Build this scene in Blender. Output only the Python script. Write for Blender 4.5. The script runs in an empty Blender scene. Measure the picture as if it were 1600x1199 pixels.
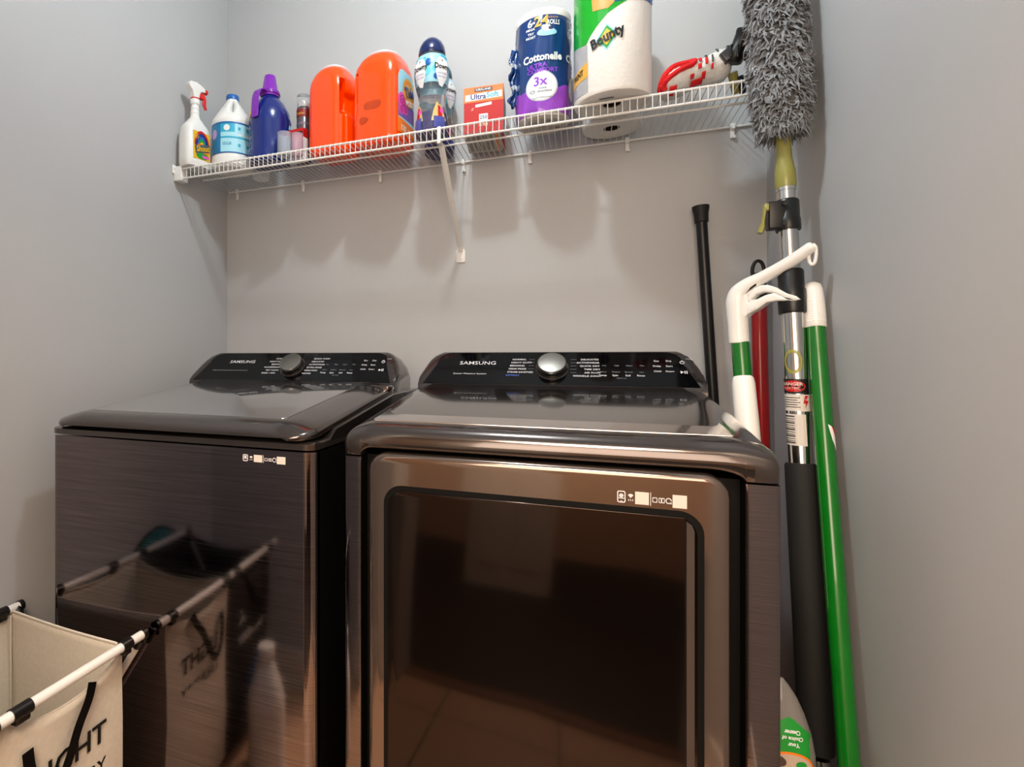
import bpy, bmesh, math, random
from mathutils import Vector, Matrix
R = math.radians
PI = math.pi
sc = bpy.context.scene
col = sc.collection
random.seed(7)

# ------------------------------------------------------------------ camera, light, exposure
cam_d = bpy.data.cameras.new('camera'); cam = bpy.data.objects.new('camera', cam_d); col.objects.link(cam)
cam_d.sensor_fit = 'HORIZONTAL'; cam_d.sensor_width = 36.0
cam_d.lens = 36.0*870.353/1600
cam_d.shift_x = (800-563.62)/1600
cam_d.shift_y = -(599.5-558.98)/1600
cam_d.clip_start = 0.01
cam.location = (1.2519, -1.7627, 1.1277)
cam.rotation_euler = (R(90), 0, R(21.8917))
sc.camera = cam
sc.view_settings.view_transform = 'Standard'
sc.view_settings.look = 'None'
sc.view_settings.gamma = 1.0
sc.view_settings.use_curve_mapping = False
sc.view_settings.exposure = -0.08

w = bpy.data.worlds.new('world'); sc.world = w; w.use_nodes = True
w.node_tree.nodes['Background'].inputs[0].default_value = (0.6, 0.65, 0.7, 1)
w.node_tree.nodes['Background'].inputs[1].default_value = 0.05


def lamp(name, kind, loc, power, color, size=0.1, rot=(0, 0, 0), sizey=None):
    l = bpy.data.lights.new(name, kind); l.energy = power; l.color = color
    if kind == 'AREA':
        l.size = size
        if sizey:
            l.shape = 'RECTANGLE'; l.size_y = sizey
        else:
            l.shape = 'DISK'
    else:
        l.shadow_soft_size = size
    o = bpy.data.objects.new(name, l); col.objects.link(o); o.location = loc; o.rotation_euler = rot
    return o


lamp('laundry_ceiling_lamp', 'POINT', (0.98, -0.84, 2.55), 32, (0.90, 0.98, 1.0), 0.04)
lamp('hall_ceiling_fill', 'AREA', (1.25, -2.45, 2.50), 90, (1.0, 0.77, 0.57), 0.9)  # soft warm fill light added under the unseen hall ceiling
lamp('hall_far_fill', 'AREA', (1.3, -3.1, 1.75), 40, (1.0, 0.82, 0.66), 1.3, (R(90), 0, 0), 1.3)  # added fill panel behind the camera, brightens the room; no fixture there


# ------------------------------------------------------------------ helpers
def lin(h):
    h = h.lstrip('#')
    v = [int(h[i:i+2], 16)/255 for i in (0, 2, 4)]
    return tuple(x/12.92 if x <= .04045 else ((x+.055)/1.055)**2.4 for x in v) + (1,)


MATS = {}


def mat(name, color, rough=0.5, metal=0.0, coat=0.0, trans=0.0, alpha=1.0, noise=0.04, nscale=40.0, bump=0.0,
        bscale=200.0, stretch=None, ior=1.45, spec=0.5, sheen=0.0, rnoise=0.0):
    if name in MATS:
        return MATS[name]
    m = bpy.data.materials.new(name); m.use_nodes = True
    nt = m.node_tree; b = nt.nodes['Principled BSDF']
    c = lin(color) if isinstance(color, str) else color
    b.inputs['Base Color'].default_value = c
    b.inputs['Roughness'].default_value = rough
    b.inputs['Metallic'].default_value = metal
    b.inputs['Coat Weight'].default_value = coat
    b.inputs['Coat Roughness'].default_value = 0.05
    b.inputs['Transmission Weight'].default_value = trans
    b.inputs['IOR'].default_value = ior
    b.inputs['Specular IOR Level'].default_value = spec
    b.inputs['Alpha'].default_value = alpha
    b.inputs['Sheen Weight'].default_value = sheen
    tc = nt.nodes.new('ShaderNodeTexCoord'); mp = nt.nodes.new('ShaderNodeMapping')
    nt.links.new(tc.outputs['Object'], mp.inputs['Vector'])
    if stretch:
        mp.inputs['Scale'].default_value = stretch
    if noise > 0 or rnoise > 0:
        n = nt.nodes.new('ShaderNodeTexNoise'); n.inputs['Scale'].default_value = nscale; n.inputs['Detail'].default_value = 4
        nt.links.new(mp.outputs['Vector'], n.inputs['Vector'])
        if noise > 0:
            r = nt.nodes.new('ShaderNodeMapRange'); r.inputs['From Min'].default_value = .25; r.inputs['From Max'].default_value = .75
            r.inputs['To Min'].default_value = 1-noise; r.inputs['To Max'].default_value = 1+noise
            nt.links.new(n.outputs['Fac'], r.inputs['Value'])
            mx = nt.nodes.new('ShaderNodeVectorMath'); mx.operation = 'SCALE'
            mx.inputs[0].default_value = c[:3]
            nt.links.new(r.outputs['Result'], mx.inputs['Scale'])
            nt.links.new(mx.outputs['Vector'], b.inputs['Base Color'])
        if rnoise > 0:
            r2 = nt.nodes.new('ShaderNodeMapRange'); r2.inputs['From Min'].default_value = .3; r2.inputs['From Max'].default_value = .7
            r2.inputs['To Min'].default_value = max(0, rough-rnoise); r2.inputs['To Max'].default_value = rough+rnoise
            nt.links.new(n.outputs['Fac'], r2.inputs['Value']); nt.links.new(r2.outputs['Result'], b.inputs['Roughness'])
    if bump > 0:
        n2 = nt.nodes.new('ShaderNodeTexNoise'); n2.inputs['Scale'].default_value = bscale; n2.inputs['Detail'].default_value = 3
        nt.links.new(mp.outputs['Vector'], n2.inputs['Vector'])
        bp = nt.nodes.new('ShaderNodeBump'); bp.inputs['Strength'].default_value = bump; bp.inputs['Distance'].default_value = 0.002
        nt.links.new(n2.outputs['Fac'], bp.inputs['Height']); nt.links.new(bp.outputs['Normal'], b.inputs['Normal'])
    MATS[name] = m
    return m


WP = {}   # world position of each object's origin (roots may also rotate)


def obj(name, bm, m, parent=None, smooth=True, local=False, mods=None, recalc=True, angle=35):
    """one mesh object; vertices are given in world space unless local=True (then in the thing's own frame)"""
    if recalc:
        bmesh.ops.recalc_face_normals(bm, faces=bm.faces)
    if parent is not None and not local:
        p = WP.get(parent.name, Vector((0, 0, 0)))
        bmesh.ops.translate(bm, verts=bm.verts, vec=-p)
    me = bpy.data.meshes.new(name)
    if smooth:
        for f in bm.faces:
            f.smooth = True
        for e in bm.edges:
            if len(e.link_faces) == 2:
                try:
                    if e.calc_face_angle() > R(angle):
                        e.smooth = False
                except ValueError:
                    pass
    bm.to_mesh(me); bm.free()
    for mm in (m if isinstance(m, (list, tuple)) else [m]):
        me.materials.append(mm)
    o = bpy.data.objects.new(name, me); col.objects.link(o)
    if parent is not None:
        o.parent = parent
        WP[o.name] = WP.get(parent.name, Vector((0, 0, 0)))
    else:
        WP[o.name] = Vector((0, 0, 0))
    return o


def tag(o, label, cat, group=None, kind=None):
    if label: o['label'] = label
    if cat: o['category'] = cat
    if group: o['group'] = group
    if kind: o['kind'] = kind
    return o


def thing(name, label, cat, loc, rz=0.0, group=None):
    o = bpy.data.objects.new(name, None); col.objects.link(o)
    o.empty_display_size = 0.05
    o.location = loc; o.rotation_euler = (0, 0, rz)
    WP[o.name] = Vector(loc)
    return tag(o, label, cat, group)


def struct(name, bm, m):
    o = obj(name, bm, m, smooth=False); o['kind'] = 'structure'; return o


NB = bmesh.new


def box(bm, lo, hi, bev=0.0, seg=3, mi=0):
    lo = Vector(lo); hi = Vector(hi); c = (lo+hi)/2; s = hi-lo
    t = bmesh.new()
    bmesh.ops.create_cube(t, size=1.0, matrix=Matrix.Translation(c) @ Matrix.Diagonal((s.x, s.y, s.z, 1)))
    if bev > 0:
        bmesh.ops.bevel(t, geom=t.edges[:], offset=bev, segments=seg, affect='EDGES', profile=0.5)
    for f in t.faces: f.material_index = mi
    merge(bm, t)


def merge(bm, t, mx=None):
    if mx is not None:
        bmesh.ops.transform(t, matrix=mx, verts=t.verts)
    d = {}
    for v in t.verts: d[v] = bm.verts.new(v.co)
    for f in t.faces:
        try:
            nf = bm.faces.new([d[v] for v in f.verts]); nf.material_index = f.material_index
        except ValueError:
            pass
    t.free()


def ringfaces(bm, rings, closed=True, mi=0, capa=True, capb=True):
    n = len(rings[0])
    for a, b in zip(rings[:-1], rings[1:]):
        for i in range(n if closed else n-1):
            j = (i+1) % n
            try:
                f = bm.faces.new((a[i], a[j], b[j], b[i])); f.material_index = mi
            except ValueError:
                pass
    if closed:
        if capa and len(set(rings[0])) > 2:
            f = bm.faces.new(list(reversed(rings[0]))); f.material_index = mi
        if capb and len(set(rings[-1])) > 2:
            f = bm.faces.new(rings[-1]); f.material_index = mi


def tube(bm, pts, r, n=12, cap=True, mi=0, flat=None):
    pts = [Vector(p) for p in pts]
    rs = r if isinstance(r, (list, tuple)) else [r]*len(pts)
    rings = []
    t0 = (pts[1]-pts[0]).normalized()
    up = Vector((0, 0, 1)) if abs(t0.z) < .9 else Vector((1, 0, 0))
    u = (up - t0*up.dot(t0)).normalized()
    for i, p in enumerate(pts):
        if i == 0: t = pts[1]-pts[0]
        elif i == len(pts)-1: t = pts[-1]-pts[-2]
        else: t = (pts[i+1]-pts[i]).normalized()+(pts[i]-pts[i-1]).normalized()
        t.normalize()
        u = (u - t*u.dot(t)).normalized(); v = t.cross(u)
        ku, kv = (1, 1) if flat is None else flat
        rings.append([bm.verts.new(p + (u*math.cos(2*PI*k/n)*ku + v*math.sin(2*PI*k/n)*kv)*rs[i]) for k in range(n)])
    ringfaces(bm, rings, True, mi, cap, cap)


def smooth_path(pts, k=6):
    """Catmull-Rom"""
    P = [Vector(p) for p in pts]; P = [P[0]*2-P[1]] + P + [P[-1]*2-P[-2]]
    out = []
    for i in range(1, len(P)-2):
        for j in range(k):
            t = j/k; a, b, c, d = P[i-1:i+3]
            out.append(0.5*((2*b)+(c-a)*t+(2*a-5*b+4*c-d)*t*t+(3*b-a-3*c+d)*t**3))
    out.append(P[-2]); return out


def lathe(bm, prof, c=(0, 0), n=32, sx=1, sy=1, mi=0, axis=None, cap=True):
    """prof: (r, z); axis: optional matrix"""
    rings = []
    for r, z in prof:
        ring = []
        for k in range(n):
            p = Vector((c[0]+r*sx*math.cos(2*PI*k/n), c[1]+r*sy*math.sin(2*PI*k/n), z))
            if axis is not None: p = axis @ p
            ring.append(bm.verts.new(p))
        rings.append(ring)
    ringfaces(bm, rings, True, mi, cap, cap)


def surface(bm, fn, zs, n=64, mi=0, capa=True, capb=True):
    rings = [[bm.verts.new(fn(2*PI*k/n, z)) for k in range(n)] for z in zs]
    ringfaces(bm, rings, True, mi, capa, capb)


def rrect(x0, y0, x1, y1, r, seg=6):
    rs = r if isinstance(r, (list, tuple)) else (r, r, r, r)   # corners: x0y0, x1y0, x1y1, x0y1
    out = []
    for (cx, cy, a0, rr) in ((x0+rs[0], y0+rs[0], 180, rs[0]), (x1-rs[1], y0+rs[1], 270, rs[1]), (x1-rs[2], y1-rs[2], 0, rs[2]), (x0+rs[3], y1-rs[3], 90, rs[3])):
        for k in range(seg+1):
            a = R(a0+90*k/seg); out.append((cx+rr*math.cos(a), cy+rr*math.sin(a)))
    return out


def prism(bm, poly, fn, d0, d1, bev=0.0, mi=0, seg=3):
    """poly of (u,v) extruded along depth d0..d1; fn(u,v,d)->Vector; bevels the d1 rim"""
    t = bmesh.new()
    a = [t.verts.new(fn(u, v, d0)) for u, v in poly]
    b = [t.verts.new(fn(u, v, d1)) for u, v in poly]
    n = len(poly)
    for i in range(n):
        t.faces.new((a[i], a[(i+1) % n], b[(i+1) % n], b[i]))
    t.faces.new(list(reversed(a))); top = t.faces.new(b)
    bmesh.ops.recalc_face_normals(t, faces=t.faces)
    if bev > 0:
        bmesh.ops.bevel(t, geom=list(top.edges), offset=bev, segments=seg, affect='EDGES', profile=0.5)
    for f in t.faces: f.material_index = mi
    merge(bm, t)


def ringprism(bm, po, pi, fn, d0, d1, mi=0):
    n = len(po)
    V = {}
    for nm, P, d in (('a', po, d0), ('b', po, d1), ('c', pi, d1), ('d', pi, d0)):
        V[nm] = [bm.verts.new(fn(u, v, d)) for u, v in P]
    for q, s in (('a', 'b'), ('b', 'c'), ('c', 'd'), ('d', 'a')):
        for i in range(n):
            f = bm.faces.new((V[q][i], V[q][(i+1) % n], V[s][(i+1) % n], V[s][i])); f.material_index = mi


def patch(bm, fn, u0, u1, v0, v1, nu=8, nv=2, mi=0, off=0.0006):
    g = [[bm.verts.new(fn(u0+(u1-u0)*i/nu, v0+(v1-v0)*j/nv, off)) for j in range(nv+1)] for i in range(nu+1)]
    for i in range(nu):
        for j in range(nv):
            f = bm.faces.new((g[i][j], g[i+1][j], g[i+1][j+1], g[i][j+1])); f.material_index = mi


def disc(bm, fn, cu, cv, ru, rv, n=28, rings=4, mi=0, off=0.0008, r0=0.0):
    rr = []
    for k in range(rings+1):
        s = r0+(1-r0)*k/rings
        if s == 0:
            rr.append([bm.verts.new(fn(cu, cv, off))]*n)
        else:
            rr.append([bm.verts.new(fn(cu+ru*s*math.cos(2*PI*i/n), cv+rv*s*math.sin(2*PI*i/n), off)) for i in range(n)])
    for a, b in zip(rr[:-1], rr[1:]):
        for i in range(n):
            j = (i+1) % n
            vs = (a[i], b[i], b[j]) if a[i] is a[j] else (a[i], b[i], b[j], a[j])
            f = bm.faces.new(vs); f.material_index = mi


def poly(bm, fn, pts, mi=0, off=0.0006, cuts=0):
    """flat polygon mapped to a surface; subdivided when cuts > 0"""
    t = bmesh.new()
    f = t.faces.new([t.verts.new((u, v, 0)) for u, v in pts])
    if cuts:
        us = [p[0] for p in pts]; lo, hi = min(us), max(us)
        for k in range(1, cuts):
            x = lo+(hi-lo)*k/cuts
            bmesh.ops.bisect_plane(t, geom=t.verts[:]+t.edges[:]+t.faces[:], plane_co=(x, 0, 0), plane_no=(1, 0, 0))
        vs_ = [p[1] for p in pts]; lo, hi = min(vs_), max(vs_); nv = max(2, cuts//2)
        for k in range(1, nv):
            bmesh.ops.bisect_plane(t, geom=t.verts[:]+t.edges[:]+t.faces[:], plane_co=(0, lo+(hi-lo)*k/nv, 0), plane_no=(0, 1, 0))
    for v in t.verts: v.co = fn(v.co.x, v.co.y, off)
    for f in t.faces: f.material_index = mi
    merge(bm, t)


_txt = {}


def text(bm, s, size, fn, cu=0.0, cv=0.0, align='CENTER', rot=0.0, mi=0, off=0.0009, shear=0.0, sx=1.0, bold=0.0):
    key = (s, align, round(shear, 2), round(bold, 4))
    if key not in _txt:
        cd = bpy.data.curves.new('txt', 'FONT'); cd.body = s; cd.size = 1.0; cd.align_x = align; cd.align_y = 'CENTER'
        cd.resolution_u = 2; cd.shear = shear; cd.offset = bold
        o = bpy.data.objects.new('txt', cd); col.objects.link(o)
        dg = bpy.context.evaluated_depsgraph_get()
        me = bpy.data.meshes.new_from_object(o.evaluated_get(dg))
        _txt[key] = ([tuple(v.co) for v in me.vertices], [tuple(p.vertices) for p in me.polygons])
        bpy.data.objects.remove(o); bpy.data.curves.remove(cd); bpy.data.meshes.remove(me)
    vs, fs = _txt[key]
    ca, sa = math.cos(rot), math.sin(rot)
    nv = []
    for x, y, z in vs:
        x *= size*sx; y *= size
        nv.append(bm.verts.new(fn(cu+x*ca-y*sa, cv+x*sa+y*ca, off)))
    for p in fs:
        try:
            f = bm.faces.new([nv[i] for i in p]); f.material_index = mi
        except ValueError:
            pass


def planeXZ(y):       # faces the camera side (-Y)
    return lambda u, v, d: Vector((u, y-d, v))


def cylmap(cx, cy, rfn, phi0):
    """u in metres of arc from the direction phi0, v = z"""
    def fn(u, v, d):
        r = rfn(v) if callable(rfn) else rfn
        a = phi0+u/r
        return Vector((cx+(r+d)*math.cos(a), cy+(r+d)*math.sin(a), v))
    return fn


def degmap(cx, cy, rfn, phi0):
    def fn(u, v, d):
        r = rfn(v) if callable(rfn) else rfn
        a = phi0+R(u)
        return Vector((cx+(r+d)*math.cos(a), cy+(r+d)*math.sin(a), v))
    return fn


def interp(tab):
    def f(z):
        if z <= tab[0][0]: return tab[0][1]
        for (a, ra), (b, rb) in zip(tab[:-1], tab[1:]):
            if z <= b:
                t = (z-a)/(b-a); t = t*t*(3-2*t)*.5+t*.5
                return ra+(rb-ra)*t
        return tab[-1][1]
    return f


# ------------------------------------------------------------------ materials
def wall_material():
    m = mat('wall_paint', '#b5b6b7', 0.5, noise=0.02, nscale=3.0, bump=0.12, bscale=260.0, spec=0.35)
    return m


M_wall = wall_material()
M_ceil = mat('ceiling_paint', '#d8d9d9', 0.8, noise=0.02, bump=0.2, bscale=120)
M_hall = mat('hall_paint', '#b99a7c', 0.6, noise=0.03, nscale=3)
M_trim = mat('white_trim', '#d8d4cd', 0.35, noise=0.02)
M_white = mat('white_plastic', '#e9e9e6', 0.32, noise=0.015, coat=0.2)
M_wire = mat('white_vinyl_wire', '#e4e3e0', 0.35, noise=0.02)
M_black = mat('black_plastic', '#0c0c0d', 0.35, noise=0.1)
M_foam = mat('black_foam', '#060505', 0.75, noise=0.1, bump=0.1, bscale=500)
M_alu = mat('polished_aluminium', '#c9c8c6', 0.17, metal=1.0, noise=0.03, nscale=20, stretch=(1, 1, .02))
M_chrome = mat('chrome', '#d6d4d0', 0.18, metal=1.0, noise=0.02)
M_brushed = mat('brushed_black_steel', '#7d7373', 0.085, metal=1.0, noise=0.34, nscale=5, stretch=(1.2, 1.2, 130), rnoise=0.04)
M_side = mat('black_side_paint', '#050505', 0.5, noise=0.1, spec=0.2)
M_gloss = mat('dark_gloss_enamel', '#4f4846', 0.13, metal=0.8, noise=0.03, coat=0.6)
M_lidglass = mat('smoked_lid_glass', '#b4b4b6', 0.09, metal=0.9, noise=0.02, coat=0.9)
M_dlid = mat('dryer_top_enamel', '#b3aaa6', 0.11, metal=0.85, noise=0.03, coat=0.8)
M_glass = mat('console_black_glass', '#040406', 0.06, noise=0.0, spec=0.35)
M_doorframe = mat('door_frame_enamel', '#796b63', 0.10, metal=0.88, noise=0.03, coat=0.4)
M_doorglass = mat('door_smoked_panel', '#322925', 0.09, metal=0.92, noise=0.04, coat=0.1)
M_print = mat('printed_white', '#c9cbd0', 0.5, noise=0.02)
M_printdim = mat('printed_grey', '#83868c', 0.5, noise=0.02)
M_printblue = mat('printed_blue', '#3556b0', 0.5, noise=0.02)
M_green = mat('green_enamel', '#0a6416', 0.22, noise=0.04, coat=0.6)
M_red = mat('red_enamel', '#9d0d10', 0.25, noise=0.04, coat=0.5)
M_olive = mat('olive_plastic', '#8d8a45', 0.3, noise=0.04, coat=0.3)
M_ink = mat('black_ink', '#0b0b0c', 0.5, noise=0.02)

# ------------------------------------------------------------------ the room
W = 1.698; H = 2.62
FY = -1.62   # inner face of the front wall
bm = NB(); box(bm, (-1.4, -3.6, -0.1), (3.0, 0.12, 0.0))


def floor_material():
    m = bpy.data.materials.new('floor_tile'); m.use_nodes = True; nt = m.node_tree; b = nt.nodes['Principled BSDF']
    tc = nt.nodes.new('ShaderNodeTexCoord'); mp = nt.nodes.new('ShaderNodeMapping'); mp.inputs['Location'].default_value = (0.13, 0.1, 0)
    br = nt.nodes.new('ShaderNodeTexBrick'); br.offset = 0.0
    br.inputs['Scale'].default_value = 1.0; br.inputs['Brick Width'].default_value = .46; br.inputs['Row Height'].default_value = .46
    br.inputs['Mortar Size'].default_value = .004
    br.inputs['Color1'].default_value = lin('#cba98a'); br.inputs['Color2'].default_value = lin('#c4a183'); br.inputs['Mortar'].default_value = lin('#3b2a20')
    nt.links.new(tc.outputs['Object'], mp.inputs['Vector']); nt.links.new(mp.outputs['Vector'], br.inputs['Vector'])
    nt.links.new(br.outputs['Color'], b.inputs['Base Color']); b.inputs['Roughness'].default_value = .4
    return m


struct('floor', bm, floor_material())
bm = NB(); box(bm, (-1.28, -3.48, 0.0), (2.88, FY-.10, .006)); struct('floor_hall', bm, mat('dark_hall_floor', '#120c09', .5, noise=.15, nscale=6, stretch=(1, 8, 1)))
bm = NB(); box(bm, (.56, FY-.12, 0.0), (W, FY-.06, .014), .004); struct('trim_2', bm, mat('threshold_wood', '#7d5a42', .35, noise=.1, nscale=8))
bm = NB(); box(bm, (-1.4, -3.6, H), (3.0, 0.12, H+.1)); struct('ceiling', bm, M_ceil)
bm = NB(); box(bm, (-.12, 0, 0), (W+.12, .12, H)); struct('wall_back', bm, M_wall)
bm = NB(); box(bm, (-.12, FY-.12, 0), (0, 0, H)); struct('wall_left', bm, M_wall)
bm = NB(); box(bm, (W, FY-.12, 0), (W+.12, 0, H)); struct('wall_right', bm, M_wall)
bm = NB(); box(bm, (0, FY-.12, 0), (.56, FY, H)); box(bm, (.56, FY-.12, 2.06), (W, FY, H)); struct('wall_front', bm, M_wall)
bm = NB(); box(bm, (-1.4, -3.6, 0), (-1.28, FY-.12, H)); struct('wall_hall_left', bm, M_hall)
bm = NB(); box(bm, (2.88, -3.6, 0), (3.0, FY-.12, H)); struct('wall_hall_right', bm, M_hall)
bm = NB(); box(bm, (-1.28, -3.6, 0), (2.88, -3.48, H)); struct('wall_hall_back', bm, M_hall)
bm = NB(); box(bm, (-1.28, FY-.12, 0), (-.12, FY, H)); box(bm, (W+.12, FY-.12, 0), (2.88, FY, H)); struct('wall_hall_front', bm, M_hall)
bm = NB(); box(bm, (.012, FY, 0), (.495, FY+.014, .13), .004); struct('baseboard_front', bm, M_trim)
bm = NB(); box(bm, (0, FY, 0), (.012, 0, .13), .003); struct('baseboard_left', bm, M_trim)
bm = NB(); box(bm, (.012, -.012, 0), (W-.012, 0, .13), .003); struct('baseboard_back', bm, M_trim)
bm = NB(); box(bm, (W-.012, FY, 0), (W, 0, .13), .003); struct('baseboard_right', bm, M_trim)
bm = NB()
box(bm, (.495, FY, 0), (.56, FY+.018, 2.125), .004); box(bm, (.56, FY, 2.06), (W, FY+.018, 2.125), .004)
struct('trim_1', bm, M_trim)
bm = NB(); box(bm, (1.16, -3.48, .006), (2.88, -3.455, .36), .004); box(bm, (-1.28, -3.48, .006), (.34, -3.455, .36), .004); struct('added_dark_panel', bm, mat('dark_added_panel', '#2b1d15', .45, noise=.1, nscale=8))  # unseen dark panels added in the hall to darken the dryer door's reflection
# panelled door in the hall, seen only as a reflection
bm = NB(); box(bm, (.35, -3.48, 0), (1.15, -3.44, 2.03), .004)
for (x0, x1) in ((.45, .70), (.80, 1.05)):
    for (z0, z1) in ((.2, .9), (1.05, 1.9)):
        box(bm, (x0, -3.445, z0), (x1, -3.425, z1), .012)
struct('door_1', bm, M_trim)

# ------------------------------------------------------------------ wire shelf
ZS = 1.7507; SD = 0.290; LIP = 0.036; PITCH = 0.0161
sh = thing('wire_shelf', 'white vinyl coated wire shelf spanning the alcove wall above the two machines', 'shelf', (W/2, -.145, ZS))
bm = NB()
n = int((W-.03)/PITCH)
for i in range(n+1):
    x = .016+i*PITCH
    tube(bm, [(x, -.004, ZS), (x, -SD+.004, ZS), (x, -SD, ZS-.003), (x, -SD, ZS-LIP)], .00112, 6)
obj('deck_wires', bm, M_wire, sh)
for nm, y, z, r in (('front_rail', -SD+.003, ZS-.004, .0031), ('lip_rail', -SD+.003, ZS-LIP, .0031), ('middle_rail', -.16, ZS-.004, .003), ('back_rail', -.0045, ZS-.004, .0031)):
    bm = NB(); tube(bm, [(.012, y, z), (W-.012, y, z)], r, 10); obj(nm, bm, M_wire, sh)
for s, x0, x1 in ((1, 0.0, .032), (-1, W-.032, W)):
    bm = NB(); box(bm, (x0, -SD-.006, ZS-LIP-.008), (x1, -SD+.03, ZS+.004), .003)
    xa, xb = (x0, x0+.006) if s > 0 else (x1-.006, x1)
    box(bm, (xa, -SD-.014, ZS-.02), (xb, -SD+.045, ZS+.008), .002)
    lathe(bm, [(.0001, 0), (.004, 0), (.004, .0015), (.002, .0025), (.0001, .0025)], n=10, axis=Matrix.Translation((xa+(.006 if s > 0 else 0), -SD-.0095, ZS-.004)) @ Matrix.Rotation(s*PI/2, 4, 'Y'))
    obj('end_bracket', bm, M_white, sh)
bm = NB()                                   # diagonal brace
xb = .887
pts = [(xb, -.262, ZS-.038), (xb, -.25, ZS-.052), (xb, -.012, 1.478), (xb, -.004, 1.462)]
for a, b in zip(pts[:-1], pts[1:]):
    a = Vector(a); b = Vector(b)
    tube(bm, [a, b], .0085, 4, flat=(.55, 1.0))
box(bm, (xb-.005, -SD-.001, ZS-.045), (xb+.005, -SD+.006, ZS+.001), .002)
tube(bm, [(xb, -SD+.004, ZS-.036), (xb, -.262, ZS-.038)], .006, 8)
obj('support_brace', bm, M_wire, sh)
bm = NB(); prism(bm, rrect(xb-.014, 1.430, xb+.014, 1.475, (.002, .002, .012, .012)), planeXZ(0), .0, .005, .001)
lathe(bm, [(.0001, 0), (.004, 0), (.004, .002), (.0001, .003)], n=10, axis=Matrix.Translation((xb, -.005, 1.443)) @ Matrix.Rotation(PI/2, 4, 'X'))
obj('brace_foot', bm, M_white, sh)
for x in (.049, .326, .616, .897, 1.098, 1.365, 1.62):
    bm = NB()
    box(bm, (x-.006, -.012, ZS-.012), (x+.006, -.0, ZS+.004), .002)
    box(bm, (x-.005, -.006, ZS-.034), (x+.005, -.0, ZS-.008), .0015)
    box(bm, (x-.002, -.011, ZS-.036), (x+.007, -.004, ZS-.028), .0015)
    obj('wall_clip', bm, M_white, sh)

# ------------------------------------------------------------------ machines
def corner_h(d, r):
    """0..1 rounding by distance d from an end, radius r"""
    if d >= r: return 1.0
    t = max(0.0, d/r); return math.sqrt(max(0.0, 1-(1-t)**2))


def lerp_prof(prof, k=5):
    return [tuple(p) for p in smooth_path([(0, y, z) for y, z in prof], k)]


def console(root, x0, x1, yb, knob_x, texts):
    """hump-backed console with a slanted glass face; yb = front foot of the face"""
    yt = yb+.080; z0 = 1.058; z1 = 1.139
    prof = [(yb-.004, 1.03), (yb, z0)] + [(yb+(yt-yb)*t, z0+(z1-z0)*t) for t in (.2, .4, .6, .8, .94)]
    prof += [(yt+.008, z1+.0035), (yt+.022, z1+.001), (yt+.045, z1-.012), (yt+.065, z1-.035), (yt+.078, z1-.07), (yt+.08, 1.0), (yt+.07, .96)]
    xs = [x0+.004+(x1-x0-.008)*t for t in [0, .004, .01, .02, .03, .045, .06, .075, .09, .11, .14, .2, .35, .5, .65, .8, .86, .89, .91, .925, .94, .955, .97, .98, .99, .996, 1]]
    rings = []
    bm = NB()
    for x in xs:
        d = min(x-x0, x1-x)
        zm = z0-.01+(z1+.004-z0+.01)*(corner_h(d*1.0, .062)**1.15)
        back = corner_h(d+.01, .05)
        ring = []
        for y, z in prof:
            zz = min(z, zm) if z > z0 else z
            yy = y if y < yt else yt+(y-yt)*(.35+.65*back)
            ring.append(bm.verts.new((x, yy, zz)))
        rings.append(ring)
    ringfaces(bm, rings, True)
    cons = obj('console', bm, M_gloss, root, angle=50)
    # face plane map: u = X, v along the slope
    L = math.hypot(yt-yb, z1-z0); sy, sz = (yt-yb)/L, (z1-z0)/L

    def fn(u, v, d): return Vector((u, yb+v*sy-d*sz, z0+v*sz+d*sy))
    bm = NB()
    gl = [(x0+.018, .001), (x1-.018, .001)]
    rr = .035
    xl, xr = x0+.058, x1-.058
    for k in range(7):
        a = R(-8+98*k/6); gl.append((xr-.002-rr*.6+rr*math.cos(a), L-rr+.001+rr*math.sin(a)))
    for k in range(7):
        a = R(90+98*k/6); gl.append((xl+.002+rr*.6+rr*math.cos(a), L-rr+.001+rr*math.sin(a)))
    prism(bm, gl, fn, -.002, .0016, 0)
    obj('console_glass', bm, M_glass, cons, smooth=False)
    for nm, tf in zip(('brand_lettering', 'cycle_lettering', 'button_lettering'), texts):
        bm = NB(); tf(bm, fn, L)
        obj(nm, bm, [M_print, M_printdim, M_printblue], cons, smooth=False, recalc=False)
    # knob
    k = fn(knob_x, L*.50, 0)
    ax = Matrix.Translation(k) @ Matrix.Rotation(math.atan2(sz, sy) , 4, 'X')
    # local +Z must point along the face normal (0,-sz,sy)
    nrm = Vector((0, -sz, sy)); q = nrm.to_track_quat('Z', 'Y').to_matrix().to_4x4()
    ax = Matrix.Translation(k) @ q
    bm = NB(); lathe(bm, [(.0001, .001), (.040, .001), (.040, .004), (.0385, .0045), (.037, .004), (.0001, .004)], n=48, axis=ax); obj('knob_ring', bm, M_gloss, cons)
    bm = NB()
    prof = [(.031, .003), (.0335, .005), (.0335, .016), (.0345, .017), (.0345, .0235), (.0335, .0255), (.031, .0262), (.0001, .0262)]
    lathe(bm, prof, n=64, axis=ax)
    for f in bm.faces:
        pass
    kn = obj('knob', bm, [mat('brushed_knob_metal', '#8f8b85', .36, metal=1.0, noise=.15, nscale=6)], cons)
    bm = NB(); lathe(bm, [(.0338, .006), (.0338, .0165)], n=64, axis=ax, cap=False); obj('knob_grip', bm, M_black, kn)
    return cons


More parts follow.
